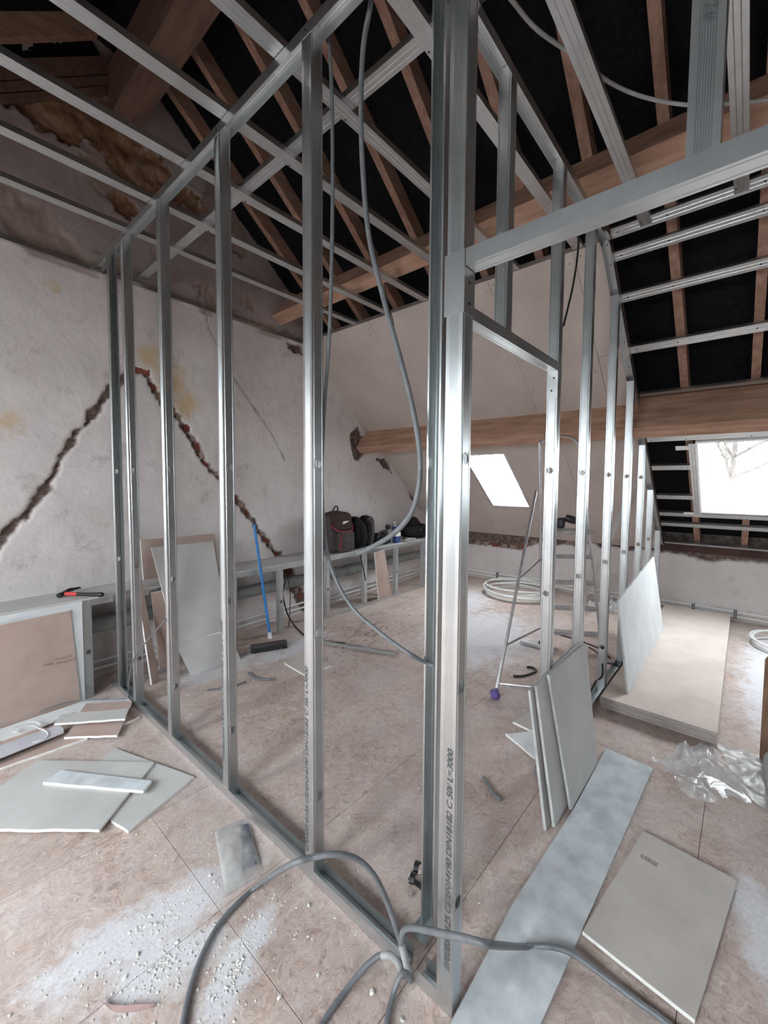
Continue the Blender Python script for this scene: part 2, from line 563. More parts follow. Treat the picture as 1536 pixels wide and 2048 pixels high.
def ragged(poly, amp, step=0.035, seed=0, keep=()):
    "a torn outline: edges listed in keep stay straight"
    r = random.Random(seed)
    out = []
    n = len(poly)
    P = [Vector(p) for p in poly]
    nrm = (P[1] - P[0]).cross(P[2] - P[1]).normalized()
    for i in range(n):
        a, b = P[i], P[(i + 1) % n]
        out.append(a)
        if i in keep:
            continue
        m = max(1, int((b - a).length / step))
        side = (b - a).cross(nrm).normalized()
        for k in range(1, m):
            out.append(a.lerp(b, k / m) + side * r.uniform(-amp, amp))
    return out

def text_mesh(body, size, mat, shear=0.0):
    cu = bpy.data.curves.new('print', 'FONT')
    cu.body = body
    cu.size = size
    cu.shear = shear
    cu.align_x = 'LEFT'
    cu.fill_mode = 'BOTH'
    cu.extrude = 0.0002
    o = bpy.data.objects.new('print', cu)
    COL.objects.link(o)
    dg = bpy.context.evaluated_depsgraph_get()
    me = bpy.data.meshes.new_from_object(o.evaluated_get(dg))
    me.materials.clear()
    me.materials.append(M[mat])
    bpy.data.objects.remove(o)
    return me

def sheet_mesh(name, prof, length, mat, band=None, holes=(), thick=0.0009, hole_r=0.0145):
    "rolled profile: prof are (x, y) points, swept along z; the band segment is pierced by service holes"
    bm = bmesh.new()
    hb = 0.5 * math.hypot(prof[band + 1][0] - prof[band][0], prof[band + 1][1] - prof[band][1]) if band is not None else 0
    zs = [0.0, length]
    for h in holes:
        if h + hb < length:
            zs += [h - hb, h + hb]
    zs = sorted(zs)
    rows = [[bm.verts.new((x, y, z)) for x, y in prof] for z in zs]
    for r in range(len(zs) - 1):
        for i in range(len(prof) - 1):
            is_hole = i == band and any(abs((zs[r] + zs[r + 1]) / 2 - h) < 1e-6 for h in holes)
            if not is_hole:
                bm.faces.new((rows[r][i], rows[r][i + 1], rows[r + 1][i + 1], rows[r + 1][i]))
                continue
            a, b = Vector((*prof[i], 0)), Vector((*prof[i + 1], 0))
            ax = (b - a).normalized()
            c = (a + b) / 2 + Vector((0, 0, (zs[r] + zs[r + 1]) / 2))
            inn, outr = [], []
            corner = {2: rows[r + 1][i + 1], 6: rows[r + 1][i], 10: rows[r][i], 14: rows[r][i + 1]}
            for k in range(16):
                t = math.pi * k / 8
                ca, sa = math.cos(t), math.sin(t)
                inn.append(bm.verts.new(c + ax * ca * hole_r + Vector((0, 0, sa * hole_r * 1.1))))
                if k in corner:
                    outr.append(corner[k])
                else:
                    m = hb / max(abs(ca), abs(sa))
                    outr.append(bm.verts.new(c + ax * ca * m + Vector((0, 0, sa * m))))
            for k in range(16):
                l = (k + 1) % 16
                bm.faces.new((inn[k], inn[l], outr[l], outr[k]))
    bmesh.ops.recalc_face_normals(bm, faces=bm.faces)
    bmesh.ops.solidify(bm, geom=bm.faces[:], thickness=thick)
    bmesh.ops.recalc_face_normals(bm, faces=bm.faces)
    me = bpy.data.meshes.new(name)
    bm.to_mesh(me)
    bm.free()
    me.materials.append(M[mat])
    return me

def stud_profile():
    f, w = 0.048, 0.0488
    rib = [(f, 0.006), (f, 0)]
    for i in range(7):
        x = 0.036 - i * 0.0038
        rib += [(x, 0), (x - 0.0011, 0.0008), (x - 0.0022, 0)]
    rib += [(0, 0), (0, 0.0045), (0.0018, 0.006), (0, 0.0075)]
    other = [(x, w - y) for x, y in rib[::-1]]
    return rib + other, len(rib) - 1
STUD, STUD_BAND = stud_profile()
TRACK = [(0.04, 0), (0.0, 0), (0, 0.008), (0.0012, 0.010), (0, 0.012), (0, 0.038), (0.0012, 0.040), (0, 0.042), (0, 0.05), (0.04, 0.05)]
CEIL = [(0.027, 0.006), (0.027, 0), (0, 0), (0, 0.018), (0.0012, 0.020), (0, 0.022), (0, 0.038), (0.0012, 0.040), (0, 0.042), (0, 0.06), (0.027, 0.06), (0.027, 0.054)]
WALLRAIL = [(0.027, 0), (0, 0), (0, 0.028), (0.027, 0.028)]
HOLES = (0.31, 0.91, 1.51)
_cache = {}
def prof_mesh(kind, length):
    key = (kind, round(length, 3))
    if key not in _cache:
        if kind == 'stud':
            _cache[key] = sheet_mesh('stud', STUD, length, 'galv', STUD_BAND, [h for h in HOLES if h < length - 0.1])
        elif kind == 'track':
            _cache[key] = sheet_mesh('track', TRACK, length, 'galv')
        elif kind == 'ceil':
            _cache[key] = sheet_mesh('channel', CEIL, length, 'galv_dull')
        else:
            _cache[key] = sheet_mesh('rail', WALLRAIL, length, 'galv_dull')
    return _cache[key]

# ================================================================== SETTING
# ---- floor: OSB boards over a subfloor
mb = MB()
mb.box((UB - 0.3, VR - 0.1, -0.12), (UK + 0.3, 4.2, -0.022))
floor = struct(part('floor', mb, 'dark_plate'))
rows = []
v = 1.29 - 0.6 * 9
ri = 0
while v < 4.0:
    js = {8: [-1.85, 0.65, 1.25, 3.75], 9: [-1.2, 0.65, 3.1]}.get(ri)
    if js is None:
        o = (ri * 0.87) % 2.5
        js = [UB + o + 2.5 * k for k in range(-1, 5)]
    js = [UB - 0.1] + sorted(j for j in js if UB + 0.1 < j < UK - 0.1) + [UK + 0.1]
    for a, b in zip(js[:-1], js[1:]):
        mb = MB()
        dz = rnd.uniform(-0.0008, 0.0)
        mb.box((a + 0.0009, v + 0.0009, -0.02), (b - 0.0009, v + 0.5991, dz))
        part('floor_panel', mb, 'osb', floor, bevel=0.0008)
    v += 0.6
    ri += 1

# ---- gable wall on the left with scars, torn plaster and bare courses
def dist_poly(px, pz, poly):
    d = np.full(px.shape, 9.0)
    for (ax, az), (bx, bz) in zip(poly[:-1], poly[1:]):
        ex, ez = bx - ax, bz - az
        t = np.clip(((px - ax) * ex + (pz - az) * ez) / (ex * ex + ez * ez + 1e-9), 0, 1)
        d = np.minimum(d, np.hypot(px - ax - t * ex, pz - az - t * ez))
    return d

def inside(px, pz, poly):
    r = np.zeros(px.shape, bool)
    n = len(poly)
    for i in range(n):
        (ax, az), (bx, bz) = poly[i], poly[(i + 1) % n]
        c = (az > pz) != (bz > pz)
        with np.errstate(divide='ignore', invalid='ignore'):
            xi = (bx - ax) * (pz - az) / (bz - az + 1e-12) + ax
        r ^= c & (px < xi)
    return r

def npnoise(px, pz, sc, seed):
    out = np.empty(px.size)
    for i, (a, b) in enumerate(zip(px.ravel(), pz.ravel())):
        out[i] = noise.fractal(Vector((a * sc + seed, b * sc, seed)), 0.8, 2.0, 4)
    return out.reshape(px.shape)

SCAR_L = [(0.287, 0.896), (0.383, 1.055), (0.459, 1.167), (0.516, 1.228), (0.605, 1.367), (0.668, 1.485), (0.701, 1.571), (0.767, 1.695), (0.798, 1.774), (0.865, 1.844), (0.956, 1.991), (1.03, 2.119), (1.126, 2.24), (1.205, 2.321)]
SCAR_R = [(1.169, 2.305), (1.27, 2.308), (1.316, 2.228), (1.371, 2.132), (1.477, 2.035), (1.587, 1.9), (1.672, 1.771), (1.76, 1.602), (1.893, 1.485), (2.043, 1.299), (2.16, 1.166), (2.271, 1.022), (2.406, 0.833), (2.562, 0.641)]
SCAR_LOW = [(2.562, 0.641), (2.68, 0.451), (2.832, 0.202), (2.94, 0.036)]
STEP = [(1.774, 2.946), (1.808, 2.777), (1.91, 2.63), (2.058, 2.393), (2.261, 2.169), (2.478, 1.924), (2.635, 1.679)]
EDGE_HOLES = [[(2.657, 2.909), (2.88, 2.926), (2.886, 2.811), (2.742, 2.813)], [(3.642, 2.021), (3.79, 2.135), (3.908, 2.046), (3.979, 1.839), (3.755, 1.7), (3.679, 1.852)], [(4.156, 1.763), (4.376, 1.801), (4.517, 1.592), (4.31, 1.655)], [(4.905, 1.379), (5.223, 1.145), (5.326, 1.024), (5.055, 1.189)]]
BARE = [(0.338, 3.762), (0.471, 3.805), (0.611, 3.709), (0.747, 3.766), (0.781, 3.714), (0.883, 3.81), (1.018, 3.792), (1.128, 3.718), (1.201, 3.662), (1.337, 3.661), (1.51, 3.714), (1.741, 3.677), (1.811, 3.773), (1.745, 3.864), (1.456, 3.962), (1.294, 4.029), (1.198, 4.098), (1.129, 4.261), (0.869, 4.337), (0.39, 4.024)]
PATCH = [(1.043, 3.548), (1.126, 3.6), (1.227, 3.556), (1.278, 3.49), (1.171, 3.401), (1.062, 3.425)]
PATCH2 = [(0.851, 3.708), (1.091, 3.539), (1.448, 3.535), (1.784, 3.531), (1.774, 2.937), (1.567, 3.473), (1.449, 3.613), (1.163, 3.755)]
STAINS = [((1.481, 2.26), 0.20), ((1.309, 2.421), 0.13), ((0.443, 1.821), 0.10), ((0.664, 2.746), 0.04), ((1.583, 2.133), 0.18)]

def wall_grid(name, u0, u1, z0, top, step, at, deep, wear, mats, crop):
    nu, nz = int((u1 - u0) / step) + 1, int((top - z0) / step) + 1
    us, zs = np.linspace(u0, u1, nu), np.linspace(z0, top, nz)
    U, Z = np.meshgrid(us, zs)
    D = deep(U, Z)
    W = wear(U, Z)
    vs = [at(a, b, d) for a, b, d in zip(U.ravel(), Z.ravel(), D.ravel())]
    fs = []
    for i in range(nz - 1):
        for j in range(nu - 1):
            if crop((us[j] + us[j + 1]) / 2, (zs[i] + zs[i + 1]) / 2):
                fs.append((i * nu + j, i * nu + j + 1, (i + 1) * nu + j + 1, (i + 1) * nu + j))
    me = bpy.data.meshes.new(name)
    me.from_pydata(vs, [], fs)
    ca = me.color_attributes.new('wear', 'FLOAT_COLOR', 'POINT')
    buf = np.ones((nu * nz, 4))
    buf[:, :3] = np.stack([w.ravel() for w in W], 1)
    ca.data.foreach_set('color', buf.ravel())
    me.materials.append(M[mats])
    me.polygons.foreach_set('use_smooth', [True] * len(me.polygons))
    me.update()
    return struct(link(name, me))

_gc = {}
def gable_fields(U, Z):
    key = U.shape
    if key in _gc:
        return _gc[key]
    n1 = npnoise(U, Z, 9.0, 1.3)
    n2 = npnoise(U, Z, 2.2, 5.1)
    n3 = npnoise(U, Z, 26.0, 8.7)
    crack = np.zeros(U.shape)
    tooth = (np.abs(((Z / 0.075) % 1.0) - 0.5) * 2 - 0.5) * 0.022
    for poly, w, q in ((SCAR_L, 0.022, 0.0), (SCAR_R, 0.024, 0.7), (SCAR_LOW, 0.07, 1.0)):
        d = dist_poly(U, Z, poly) + n3 * 0.012 + n1 * 0.022 + tooth * q
        crack = np.maximum(crack, np.clip((w - d) / 0.010 + 0.5, 0, 1))
    d = dist_poly(U, Z, STEP) + n1 * 0.006
    thin = np.clip((0.006 - d) / 0.008 + 0.5, 0, 1)
    for h in EDGE_HOLES:
        crack = np.maximum(crack, inside(U + n3 * 0.02, Z + n1 * 0.03, h).astype(float))
    bare = inside(U + n1 * 0.10, Z + n3 * 0.06, BARE).astype(float)
    bare = np.maximum(bare, inside(U + n1 * 0.05, Z + n3 * 0.03, PATCH).astype(float))
    bare = np.maximum(bare, np.clip((n2 - 0.25) * 3, 0, 0.45) * (Z > 2.9))
    bare = np.maximum(bare, 0.55 * inside(U + n1 * 0.10, Z + n3 * 0.06, PATCH2) * np.clip(0.5 + n2 * 2.5, 0, 1))
    stain = np.zeros(U.shape)
    for (a, b), r in STAINS:
        d = np.hypot(U - a, (Z - b) * 0.9) + n1 * 0.06
        stain = np.maximum(stain, np.clip(1 - d / r, 0, 1) ** 1.2 * 0.75)
    _gc[key] = (n1, n2, n3, crack, thin, bare, stain)
    return _gc[key]

def gable_deep(U, Z):
    n1, n2, n3, crack, thin, bare, stain = gable_fields(U, Z)
    return crack * 0.034 + thin * 0.004 + bare * (0.022 + 0.02 * n1) + n2 * 0.006 + n1 * 0.002

def gable_wear(U, Z):
    n1, n2, n3, crack, thin, bare, stain = gable_fields(U, Z)
    return np.maximum(crack, thin * 0.8), bare, stain

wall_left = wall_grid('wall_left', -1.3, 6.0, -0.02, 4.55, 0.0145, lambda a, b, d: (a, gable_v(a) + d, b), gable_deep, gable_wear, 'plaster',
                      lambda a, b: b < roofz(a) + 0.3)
mb = MB()
mb.prism([(UB - 0.3, gable_v(UB - 0.3) + 0.12, -0.1), (UK + 0.4, gable_v(UK + 0.4) + 0.12, -0.1), (UK + 0.4, gable_v(UK + 0.4) + 0.12, roofz(UK) + 0.2), (RIDGE_U, gable_v(RIDGE_U) + 0.12, RIDGE_Z + 0.5), (UB - 0.3, gable_v(UB - 0.3) + 0.12, roofz(UB) + 0.2)], (0, 0.2, 0))
part('masonry_core', mb, 'mortar', wall_left, kind='structure')
mb = MB()
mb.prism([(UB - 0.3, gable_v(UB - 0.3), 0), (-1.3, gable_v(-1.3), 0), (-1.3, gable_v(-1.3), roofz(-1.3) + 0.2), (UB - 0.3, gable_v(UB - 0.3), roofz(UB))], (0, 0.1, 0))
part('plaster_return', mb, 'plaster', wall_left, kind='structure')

# bricks showing in the right-hand scar and at the low gap, each one its own
def along(poly, z):
    for (ax, az), (bx, bz) in zip(poly[:-1], poly[1:]):
        if (az - z) * (bz - z) <= 0 and abs(az - bz) > 1e-6:
            return ax + (bx - ax) * (z - az) / (bz - az)
    return None
for poly, cols in ((SCAR_R, ('brick', 'brick', 'dusty_brick')), (SCAR_LOW, ('brick', 'dusty_brick'))):
    z = 0.18
    while z < 2.4:
        a = along(poly, z)
        if a is not None:
            a += rnd.uniform(0.000, 0.030)
            L = rnd.uniform(0.035, 0.06)
            mb = MB()
            y0 = gable_v(a) + rnd.uniform(0.018, 0.028)
            mb.prism(ragged([(a - L / 2, y0, z - 0.03), (a + L / 2, y0, z - 0.03), (a + L / 2, y0, z + 0.028), (a - L / 2, y0, z + 0.028)], 0.004, 0.02, int(z * 999)), (0, 0.045, 0))
            part('brick', mb, cols[int(z * 100) % len(cols)], wall_left)
        z += 0.075
mb = MB()
a, z = (1.23, 2.322)
mb.box((a - 0.06, gable_v(a) + 0.008, z - 0.042), (a + 0.075, gable_v(a) + 0.05, z + 0.026))
part('brick', mb, 'brick', wall_left)

# ---- far knee wall: rough plaster with a broken upper edge, brick and timber above
KTOP = [(3.983, 0.478), (3.546, 0.456), (3.23, 0.505), (2.852, 0.513), (2.653, 0.505), (2.426, 0.501), (2.297, 0.572), (2.144, 0.644), (1.94, 0.61), (1.811, 0.65), (1.622, 0.63), (1.475, 0.723), (1.384, 0.643), (1.244, 0.684), (1.052, 0.655), (0.897, 0.684), (0.698, 0.671), (0.555, 0.665), (0.395, 0.639), (0.263, 0.612), (0.159, 0.658), (-0.003, 0.657), (-0.18, 0.66)]
def ktop(v):
    pts = sorted(KTOP)
    if v <= pts[0][0]:
        return pts[0][1]
    for (a, b), (c, d) in zip(pts[:-1], pts[1:]):
        if a <= v <= c:
            return b + (d - b) * (v - a) / (c - a)
    return pts[-1][1]
def knee_deep(U, Z):
    n = npnoise(U, Z, 3.0, 2.2)
    n3 = npnoise(U, Z, 20.0, 4.2)
    kt = np.vectorize(ktop)(U) + n3 * 0.012
    return np.clip((Z - kt) / 0.012 + 0.5, 0, 1) * 0.035 + n * 0.008
def knee_wear(U, Z):
    n3 = npnoise(U, Z, 20.0, 4.2)
    kt = np.vectorize(ktop)(U) + n3 * 0.012
    c = np.clip((Z - kt) / 0.01 + 0.5, 0, 1)
    s = np.clip((0.1 - Z) * 4, 0, 0.15)
    return c, s, 0 * c
wall_back = wall_grid('wall_back', VR, 3.95, -0.02, 0.80, 0.016, lambda a, b, d: (UK + d, a, b), knee_deep, knee_wear, 'plaster_knee', lambda a, b: True)
mb = MB()
mb.box((UK + 0.10, VR, -0.1), (UK + 0.3, 4.2, 0.9))
part('masonry_core', mb, 'mortar', wall_back, kind='structure')
for v, c in [(3.101, 0), (2.959, 1), (2.812, 2), (2.67, 3), (2.518, 4), (2.37, 5), (2.227, 6), (1.747, 7), (1.097, 8), (0.924, 9)]:
    mb = MB()
    zt = ktop(v)
    mb.prism(ragged([(UK + 0.012, v - 0.045, zt - 0.012), (UK + 0.012, v + 0.045, zt - 0.012), (UK + 0.012, v + 0.045, zt + 0.05), (UK + 0.012, v - 0.045, zt + 0.05)], 0.006, 0.03, int(v * 77)), (0.05, 0, 0))
    part('brick', mb, ('dusty_brick', 'dusty_brick', 'brick')[int(c) % 3], wall_back)
mb = MB()
mb.box((UK - 0.03, VR, 0.70), (UK + 0.14, 3.9, 0.80))
part('wall_plate', mb, 'dark_plate', wall_back)

# ---- walls behind and to the right of the viewer (never in view)
mb = MB()
mb.box((UB - 0.2, VR, -0.1), (UB, 4.2, roofz(UB) + 0.25))
struct(part('wall_front', mb, 'plaster_knee'))
mb = MB()
mb.prism([(UB - 0.3, VR, -0.1), (UK + 0.4, VR, -0.1), (UK + 0.4, VR, roofz(UK) + 0.2), (RIDGE_U, VR, RIDGE_Z + 0.5), (UB - 0.3, VR, roofz(UB) + 0.2)], (0, -0.2, 0))
struct(part('wall_right', mb, 'mortar'))

# ---- roof: felt, rafters, purlins, ridge
def cells(u0, u1, v0, v1, holes):
    us = sorted({u0, u1} | {x for h in holes for x in h[:2] if u0 < x < u1})
    vs = sorted({v0, v1} | {x for h in holes for x in h[2:] if v0 < x < v1})
    for a, b in zip(us[:-1], us[1:]):
        for c, d in zip(vs[:-1], vs[1:]):
            m, n = (a + b) / 2, (c + d) / 2
            if not any(h[0] < m < h[1] and h[2] < n < h[3] for h in holes):
                yield a, b, c, d
FELT, RB = 0.235, 0.12        # felt and rafter underside, out from the lining
mb = MB()
for a, b, c, d in cells(RIDGE_U - 0.3, UK + 0.3, VR, 4.1, [WIN1, WIN2, WIN_FILL]):
    mb.hexa([far(a, c, FELT), far(b, c, FELT), far(b, d, FELT), far(a, d, FELT), far(a, c, FELT + 0.03), far(b, c, FELT + 0.03), far(b, d, FELT + 0.03), far(a, d, FELT + 0.03)])
ceiling = struct(part('ceiling', mb, 'felt'))
mb = MB()
for a, b, c, d in cells(UB - 0.3, RIDGE_U + 0.3, VR, 4.1, BACKW):
    A = 2 * RIDGE_U
    mb.hexa([near(a, c, FELT), near(b, c, FELT), near(b, d, FELT), near(a, d, FELT), near(a, c, FELT + 0.03), near(b, c, FELT + 0.03), near(b, d, FELT + 0.03), near(a, d, FELT + 0.03)])
part('roof_felt', mb, 'felt', ceiling, kind='structure')
for w in BACKW:
    mb = MB()
    u0, u1, v0, v1 = w
    for (p, q) in (((u0, v0), (u1, v0)), ((u1, v0), (u1, v1)), ((u1, v1), (u0, v1)), ((u0, v1), (u0, v0))):
        c = Vector(((u0 + u1) / 2, (v0 + v1) / 2, 0))
        def outw(x):
            return (x[0] + (0.02 if x[0] > c.x else -0.02), x[1] + (0.02 if x[1] > c.y else -0.02))
        P, Q = outw(p), outw(q)
        mb.hexa([near(*p), near(*q), near(*Q), near(*P), near(*p, 0.27), near(*q, 0.27), near(*Q, 0.27), near(*P, 0.27)])
    part('window_lining', mb, 'white_frame', ceiling, kind='structure')

RV = [3.34, 2.935, 2.48, 2.01, 1.60, 1.165, 0.77, 0.41, 0.0, -0.42, -0.84, -1.26]
for v in RV:
    segs = [(RIDGE_U + 0.02, UK + 0.1)]
    for w in (WIN1, WIN2, WIN_FILL):
        if w[2] - 0.03 < v < w[3] + 0.03:
            segs = [(RIDGE_U + 0.02, w[0] - 0.02), (w[1] + 0.02, UK + 0.1)]
    for a, b in segs:
        mb = MB()
        w = 0.0275 + rnd.uniform(-0.002, 0.002)
        o0, o1 = rnd.uniform(-0.012, 0.012), rnd.uniform(-0.012, 0.012)
        mb.hexa([far(a, v - w + o0, RB), far(b, v - w + o1, RB), far(b, v + w + o1, RB), far(a, v + w + o0, RB), far(a, v - w + o0, FELT), far(b, v - w + o1, FELT), far(b, v + w + o1, FELT), far(a, v + w + o0, FELT)])
        part('rafter', mb, 'rafter', ceiling)
for v in (3.505, 2.95, 2.4, 1.85):
    mb = MB()
    a, b = UB, RIDGE_U - 0.02
    w = 0.032
    mb.hexa([near(a, v - w, RB), near(b, v - w, RB), near(b, v + w, RB), near(a, v + w, RB), near(a, v - w, FELT), near(b, v - w, FELT), near(b, v + w, FELT), near(a, v + w, FELT)])
    part('rafter', mb, 'rafter', ceiling)
# boarding strips against the gable, left of the ridge
for i, (d0, d1) in enumerate(((0.047, -0.045), (-0.055, -0.10), (-0.108, -0.142))):
    mb = MB()
    a, b = -1.2, RIDGE_U - 0.03
    ga, gb_ = gable_v(a) - 0.035 + 0.008 * i, gable_v(b) - 0.035 + 0.008 * i
    mb.hexa([near(a, ga, d1), near(b, gb_, d1), near(b, gb_ + 0.1, d1), near(a, ga + 0.1, d1), near(a, ga, d0), near(b, gb_, d0), near(b, gb_ + 0.1, d0), near(a, ga + 0.1, d0)])
    part('edge_board', mb, 'old_beam', ceiling)

mb = MB()
a, b = -1.25, RIDGE_U - 0.02
ga, gb_ = gable_v(a) - 0.006, gable_v(b) - 0.006
mb.hexa([near(a, ga, 0.05), near(b, gb_, 0.05), near(b, gb_ + 0.004, 0.05), near(a, ga + 0.004, 0.05), near(a, ga, FELT), near(b, gb_, FELT), near(b, gb_ + 0.004, FELT), near(a, ga + 0.004, FELT)])
part('felt_upstand', mb, 'felt', ceiling)

def purlin(u, p, w, v0, v1, top, mat, label, name='purlin'):
    o = thing(name, label, 'beam', far(u, (v0 + v1) / 2, 0))
    mb = MB()
    q = [far(u, v0, top), far(u, v0, -p), far(u, v0, -p) + TF * w, far(u, v0, top) + TF * w]
    mb.prism(q, (0, v1 - v0, 0))
    part('timber', mb, mat, o, bevel=0.006)
    return o
purlin(3.965, 0.278, 0.12, VR, 3.80, 0.115, 'beam', 'long pine beam crossing the sloped lining just above the skylights')
purlin(2.568, 0.150, 0.12, VR, 3.66, 0.115, 'beam', 'upper pine beam under the rafters, seen through the open metal ceiling grid')
o = thing('ridge_beam', 'thick dark ridge beam running into the gable wall at top left', 'beam', (1.155, 2.5, 4.2))
mb = MB()
mb.box((1.06, VR, 4.05), (1.25, 3.6, 4.40))
part('timber', mb, 'old_beam', o, bevel=0.008)

# ---- sloped lining of plasterboard, left of the cross partition
slope = None
def lining(u0, u1, v0, v1, holes=(), parent=None):
    mb = MB()
    g = 0.0012
    for a, b, c, d in cells(u0 + g, u1 - g, v0 + g, v1 - g, holes):
        mb.hexa([far(a, c, 0), far(b, c, 0), far(b, d, 0), far(a, d, 0), far(a, c, 0.0125), far(b, c, 0.0125), far(b, d, 0.0125), far(a, d, 0.0125)])
    return part('plasterboard' if parent else 'wall_back_slope', mb, 'pb_slope', parent)
slope = struct(lining(2.905, 3.98, 2.75, 3.75))
for (a, b, c, d) in ((2.905, 3.98, 1.53, 2.75), (2.905, 3.98, 0.92, 1.53), (2.905, 3.56, 0.752, 0.92), (3.56, 3.98, 0.752, 0.92),
                     (4.06, 5.72, 2.75, 3.85), (4.06, 5.72, 1.42, 2.75), (4.06, 5.72, 0.752, 1.42)):
    lining(a, b, c, d, [WIN1] if (c < 2.3 < d and b > 5) else (), slope)
mb = MB()
for v, us in ((2.75, (2.95, 3.25, 3.6)), (1.53, (2.95, 3.2, 3.5, 3.75)), (0.92, (2.95, 3.3, 3.65)), (1.42, (4.5, 4.9, 5.3))):
    for u in us:
        for s in (-0.035, 0.04):
            c = far(u + s * 0.3, v + s, -0.0006)
            mb.tube([c, c + NF * 0.002], 0.0045, 6)
for k in range(46):
    u, v = rnd.choice([rnd.uniform(2.95, 3.9), rnd.uniform(4.2, 5.6)]), rnd.uniform(0.85, 3.4)
    if WIN1[0] - 0.05 < u < WIN1[1] + 0.05 and WIN1[2] - 0.05 < v < WIN1[3] + 0.05:
        continue
    c = far(u, v, -0.0006)
    mb.tube([c, c + NF * 0.002], 0.0045, 6)
part('screw_heads', mb, 'screw', slope, kind='stuff')
# metal edge rail along the top of the lining
o = child_at('edge_rail', prof_mesh('rail', 2.75), slope, far(2.905, 0.752, 0.004), (0, 0, 1), (1, 0, 0), (0, 1, 0))

# ---- roof windows
def roof_window(n, w, splay):
    u0, u1, v0, v1 = w
    win = None
    def quad(p, q, name, off0=0.0, off1=0.24, mat='white_frame'):
        mb = MB()
        c = Vector(((u0 + u1) / 2, (v0 + v1) / 2))
        def outw(x):
            return (x[0] + (0.016 if x[0] > c.x else -0.016), x[1] + (0.016 if x[1] > c.y else -0.016))
        P, Q = outw(p), outw(q)
        mb.hexa([far(*p, off0), far(*q, off0), far(*Q, off0), far(*P, off0), far(*p, off1), far(*q, off1), far(*Q, off1), far(*P, off1)])
        return mb
    mb = quad((u0, v0), (u1, v0), '')
    win = struct(part('window_%d' % n, mb, 'white_frame'))
    for p, q in (((u1, v0), (u1, v1)), ((u1, v1), (u0, v1)), ((u0, v1), (u0, v0))):
        part('lining_board', quad(p, q, ''), 'white_frame', win)
    # fixed frame and sash
    for (ins, wd, o0, o1) in ((0.0, 0.035, 0.150, 0.205), (0.035, 0.05, 0.165, 0.225)):
        mb = MB()
        a0, a1, b0, b1 = u0 + ins * 0.78, u1 - ins * 0.78, v0 + ins, v1 - ins
        i0, i1, j0, j1 = a0 + wd * 0.78, a1 - wd * 0.78, b0 + wd, b1 - wd
        for (p, q, r, s) in (((a0, b0), (a1, b0), (i1, j0), (i0, j0)), ((a1, b0), (a1, b1), (i1, j1), (i1, j0)), ((a1, b1), (a0, b1), (i0, j1), (i1, j1)), ((a0, b1), (a0, b0), (i0, j0), (i0, j1))):
            mb.hexa([far(*p, o0), far(*q, o0), far(*r, o0), far(*s, o0), far(*p, o1), far(*q, o1), far(*r, o1), far(*s, o1)])
        part('sash' if ins else 'frame', mb, 'white_frame', win)
    mb = MB()
    mb.hexa([far(i0, j0, 0.195), far(i1, j0, 0.195), far(i1, j1, 0.195), far(i0, j1, 0.195), far(i0, j0, 0.201), far(i1, j0, 0.201), far(i1, j1, 0.201), far(i0, j1, 0.201)])
    part('pane', mb, 'glass', win)
    return win
roof_window(1, WIN1, 0)
roof_window(2, WIN2, 0)
roof_window(3, WIN_FILL, 0)  # out of view, put in only for extra daylight at right

# ---- outside: ground far below and a bare tree
mb = MB()
mb.box((7, -40, -6.2), (60, 40, -6.0))
struct(part('ground', mb, 'grass'))
o = thing('bare_tree', 'bare leafless tree outside the right roof window', 'tree', (15.0, 0.08, -6.0))
mb = MB()
def limb(p, d, r, n, depth):
    pts = [p]
    rr = [r]
    for k in range(n):
        j = 0.06 if depth == 0 else 0.25
        d = (d + Vector((rnd.uniform(-j, j), rnd.uniform(-j, j), rnd.uniform(-.1, .2)))).normalized()
        p = p + d * (0.55 if depth == 0 else 0.34 if depth == 1 else 0.22)
        pts.append(p)
        rr.append(r * (1 - 0.75 * (k + 1) / n))
    mb.tube(pts, rr, 6 if depth < 2 else 4)
    if depth < 3:
        for k in range(2, len(pts)):
            for q in range(3 if depth < 2 else 2):
                if depth == 0 and pts[k].z < 1.2:
                    continue
                a = rnd.uniform(0, 6.283)
                nd = (d * 0.5 + Vector((math.cos(a), math.sin(a), rnd.uniform(-0.1, 0.5)))).normalized()
                limb(pts[k], nd, rr[k] * 0.55, (7, 6, 5)[depth], depth + 1)
limb(Vector((15.0, 0.08, -6.0)), Vector((0, 0, 1)), 0.17, 18, 0)
part('trunk', mb, 'bark', o)

# ================================================================== METAL FRAMES
UA, UA2 = 0.924, 0.9728        # near and far face of the long partition
VB = 0.70                      # near face of the cross partition
HEAD = 1.972                   # underside of the door heads

fa = thing('stud_partition', 'galvanised steel stud partition running from the foreground corner post to the left gable wall', 'partition', (UA, 0.55, 0))
child_at('floor_track', prof_mesh('track', 2.645), fa, (UA - 0.0006, 0.715, 0.0012), (0, 0, 1), (1, 0, 0), (0, 1, 0))
